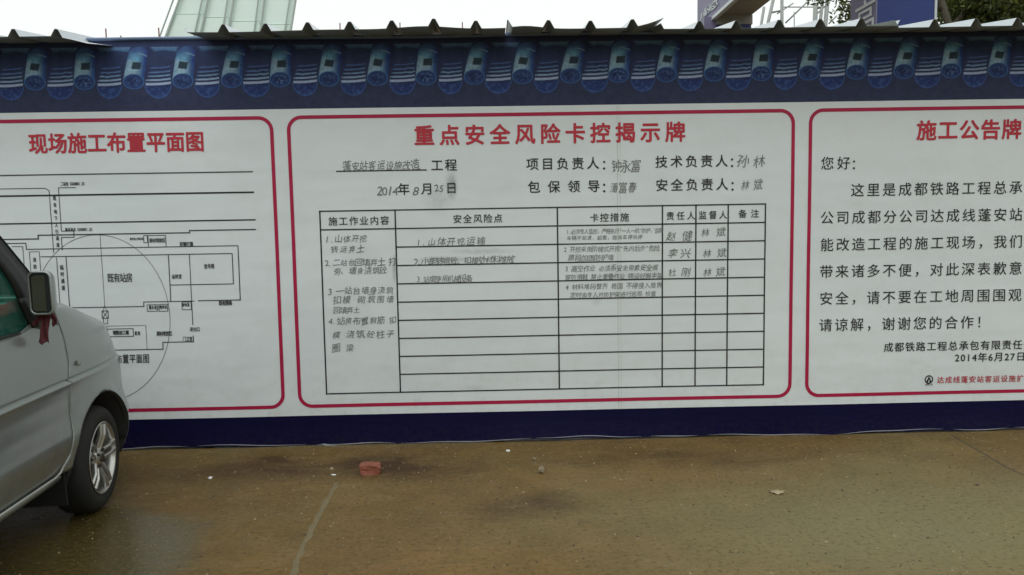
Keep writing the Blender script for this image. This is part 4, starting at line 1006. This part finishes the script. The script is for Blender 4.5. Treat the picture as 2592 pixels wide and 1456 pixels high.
lb_box('edge_trim', gx0-.075, gx0-.0, 1.6, yfar, zb_-.075, zb_-.022, M['gatewhite'], gate, go)
def wall_glyph(ch, par, o, x, yc, zc, h, wdt, mat, name='sign_letter'):     # a glyph standing on a face looking towards -x, read from far to near
    need([ch], [0.0]); g, f = GC[(ch, 0.0)]
    V = [(x-o.x, yc-(a-.5)*wdt-o.y, zc+(b-.38)*h-o.z) for a, b in g]; me = mesh(name, V, f, mat, par)
    m = me.modifiers.new('thickness', 'SOLIDIFY'); m.thickness = .01; m.offset = 0; return me
def on_x(px, py, X): d = ray(px, py); t = (X-CAM.x)/d.x; return CAM+d*t
for ch, px, py in zip('成铁工总', (1773, 1780, 1787.5, 1795.5), (33, 26.5, 20, 13)):
    P_ = on_x(px, py, gx0-.06); wall_glyph(ch, gate, go, gx0-.062, P_.y, P_.z, .17*.9, .62, M['gatewhite'])
# second column
Y2 = 5.7; a = at(2207, 30, Y2); b = at(2350, 30, Y2); fx0, fx1 = a.x, b.x; farp = on_x(2143, 30, fx0)
sc2 = tag(empty('sign_column', (fx0, Y2, 0)), 'tall navy and purple sign column with a white character behind the right of the hoarding', 'sign column'); so = sc2.location
lb_box('front_face', fx0+.003, fx1, Y2, Y2+.02, 0, 6.5, M['gatenavy'], sc2, so)
lb_box('side_face', fx0-.02, fx0, Y2, farp.y, 0, 6.5, M['lav'], sc2, so)
lb_box('core', fx0+.003, fx1, Y2+.022, farp.y, 0, 6.45, M['post'], sc2, so)
lb_box('corner_post', fx1+.003, fx1+.035, Y2-.01, Y2+.04, 0, 6.52, M['gatewhite'], sc2, so)
P_ = on_x(2177, 41, fx0-.02); wall_glyph('高', sc2, so, fx0-.028, P_.y, P_.z-.06, .62, farp.y-Y2-.12, M['gatewhite'])
# pale lattice of steel seen between the gate and the column
frm = tag(empty('scaffold_frame', (5.5, 11, 0)), 'slender grey scaffold frame between the gate and the sign column', 'scaffold'); fo = frm.location
def bar(name, a, b, r, mat='post', y=11.0, y2=None):
    p, q = at(*a, y), at(*b, y2 or y); d = (q-p).normalized()
    if p.z > q.z: p, q = q, p; d = -d
    return p, q, d, r
for (a, b, r, down, up) in (((1932, 58), (1945, 0), .035, 1, 1), ((1916, 55), (1922, 18), .03, 1, 0), ((1967, 60), (1967, 0), .035, 1, 1), ((2050, 60), (2052, 10), .05, 1, 0), ((2063, 60), (2068, 15), .035, 1, 1), ((2076, 65), (2082, 0), .045, 1, 1), ((1998, 60), (1998, 30), .012, 1, 0)):
    p, q, d, r_ = bar('upright', a, b, r)
    if down: p = p-d*(p.z/d.z)
    if up: q = q+d*1.2
    MB().tube([p-fo, q-fo], r_, 8).build('upright', M['post'], frm, True)
for (a, b, r) in (((1976, 58), (2036, 0), .018), ((1955, 35), (1996, 8), .014), ((2085, 60), (2105, 40), .016), ((1940, 32), (1970, 26), .02), ((1967, 18), (2084, 18), .012), ((2050, 40), (2084, 8), .016)):
    p, q, d, r_ = bar('brace', a, b, r, y=11.05); MB().tube([p-fo, q-fo], r_, 6).build('brace', M['post'], frm, True)

# trees
def leafmat(name, c):
    q = NM(name); oi = q.n('ShaderNodeNewGeometry'); f = oi.outputs['Random Per Island']
    col = q.ramp(f, [(0., tuple(x*.55 for x in c)), (.5, c), (1., (c[0]*1.9, c[1]*1.6, c[2]*1.2))]); q.set(col=col, rough=.45, spec=.4)
    tl = q.n('ShaderNodeBsdfTranslucent'); q.l(col, tl.inputs[0]); ms = q.n('ShaderNodeMixShader'); ms.inputs[0].default_value = .3
    q.l(q.b.outputs[0], ms.inputs[1]); q.l(tl.outputs[0], ms.inputs[2]); q.l(ms.outputs[0], q.out.inputs[0]); return q.m
M['leaf'] = leafmat('foliage', (.11, .145, .045)); M['leaf2'] = leafmat('foliage_dark', (.07, .105, .042)); M['bark'] = worn('bark', (.085, .075, .055), .9, .3, 12, .6)
def crown(name, blobs, n, leaf, mat, parent, seed):
    r = np.random.default_rng(seed); vs = np.empty((n, 4, 3)); bl = np.array(blobs); w_ = bl[:, 3]**2; idx = r.choice(len(bl), n, p=w_/w_.sum())
    d = r.normal(size=(n, 3)); d /= np.linalg.norm(d, axis=1)[:, None]; rad = bl[idx, 3]*(r.random(n)**.45)
    c = bl[idx, :3]+d*rad[:, None]*np.array([1, 1, .8])
    a = r.normal(size=(n, 3)); a /= np.linalg.norm(a, axis=1)[:, None]; b = np.cross(a, r.normal(size=(n, 3))); b /= np.linalg.norm(b, axis=1)[:, None]
    L = leaf*(.6+.8*r.random(n))[:, None]
    vs[:, 0] = c-a*L; vs[:, 1] = c+b*L*.38; vs[:, 2] = c+a*L; vs[:, 3] = c-b*L*.38
    me = bpy.data.meshes.new(name); me.vertices.add(n*4); me.vertices.foreach_set('co', vs.ravel()); me.loops.add(n*4); me.loops.foreach_set('vertex_index', np.arange(n*4)); me.polygons.add(n); me.polygons.foreach_set('loop_start', np.arange(n)*4); me.update(calc_edges=True); me.materials.append(mat)
    return link(name, me, parent)
def tree(px, y, seed, label, h=7.5, lean=-.6, spread=2.3, n=26000, mat='leaf'):
    base = at(px, 60, y); bx_ = base.x; r = random.Random(seed); t = tag(empty('broadleaf_tree', (bx_, y, 0)), label, 'tree', 'trees behind the right of the hoarding')
    tp = Vector((lean*h*.55, 0, h*.75)); mid = Vector((lean*h*.2, .05, h*.35)); mb = MB(); mb.tube([(0, 0, -.05), (.02, 0, .4), tuple(mid), tuple(tp)], [.17, .14, .11, .05], 10)
    limbs = []
    for k in range(11):
        f = .3+.65*r.random(); s = (Vector((0, 0, 0)).lerp(mid, f*2) if f < .5 else mid.lerp(tp, f*2-1)); a = r.uniform(0, 6.28); L = spread*r.uniform(.5, 1); e = s+Vector((math.cos(a)*L, math.sin(a)*L, L*r.uniform(.3, 1.0))); m = s.lerp(e, .5)+Vector((0, 0, .15))
        mb.tube([s, m, e], [.06, .035, .012], 6); limbs.append(e); limbs.append(m)
    mb.build('trunk', M['bark'], t, True)
    bl = [(e.x+r.uniform(-.4, .4), e.y+r.uniform(-.4, .4), e.z+r.uniform(-.2, .4), r.uniform(.32, .72)) for e in limbs for _ in range(3)]
    crown('crown', bl, n, .050, M[mat], t, seed); return t
tree(2590, 8.6, 3, 'leaning leafy tree behind the far right end of the hoarding', 7.2, -.42, 2.2, 36000)
tree(2475, 10.5, 8, 'fine leaved tree just right of the navy sign column', 7.6, .05, 2.1, 34000, 'leaf2')
# wooded cutting behind the photographer (seen only in reflections)
def hill(u, v):
    a = math.radians(200+140*u); rr = 30+16*v; return (rr*math.cos(a), -8+rr*math.sin(a), 9*math.sin(v*math.pi/2)*(0.75+.25*math.sin(u*9)+.12*math.sin(u*31+v*6)))
M['hill'] = worn('wooded_slope', (.05, .065, .03), .95, .5, .6, .5)
tag(MB().grid(hill, 60, 14).build('hillside', M['hill'], None, True), 'green wooded slope across the yard', kind='structure')
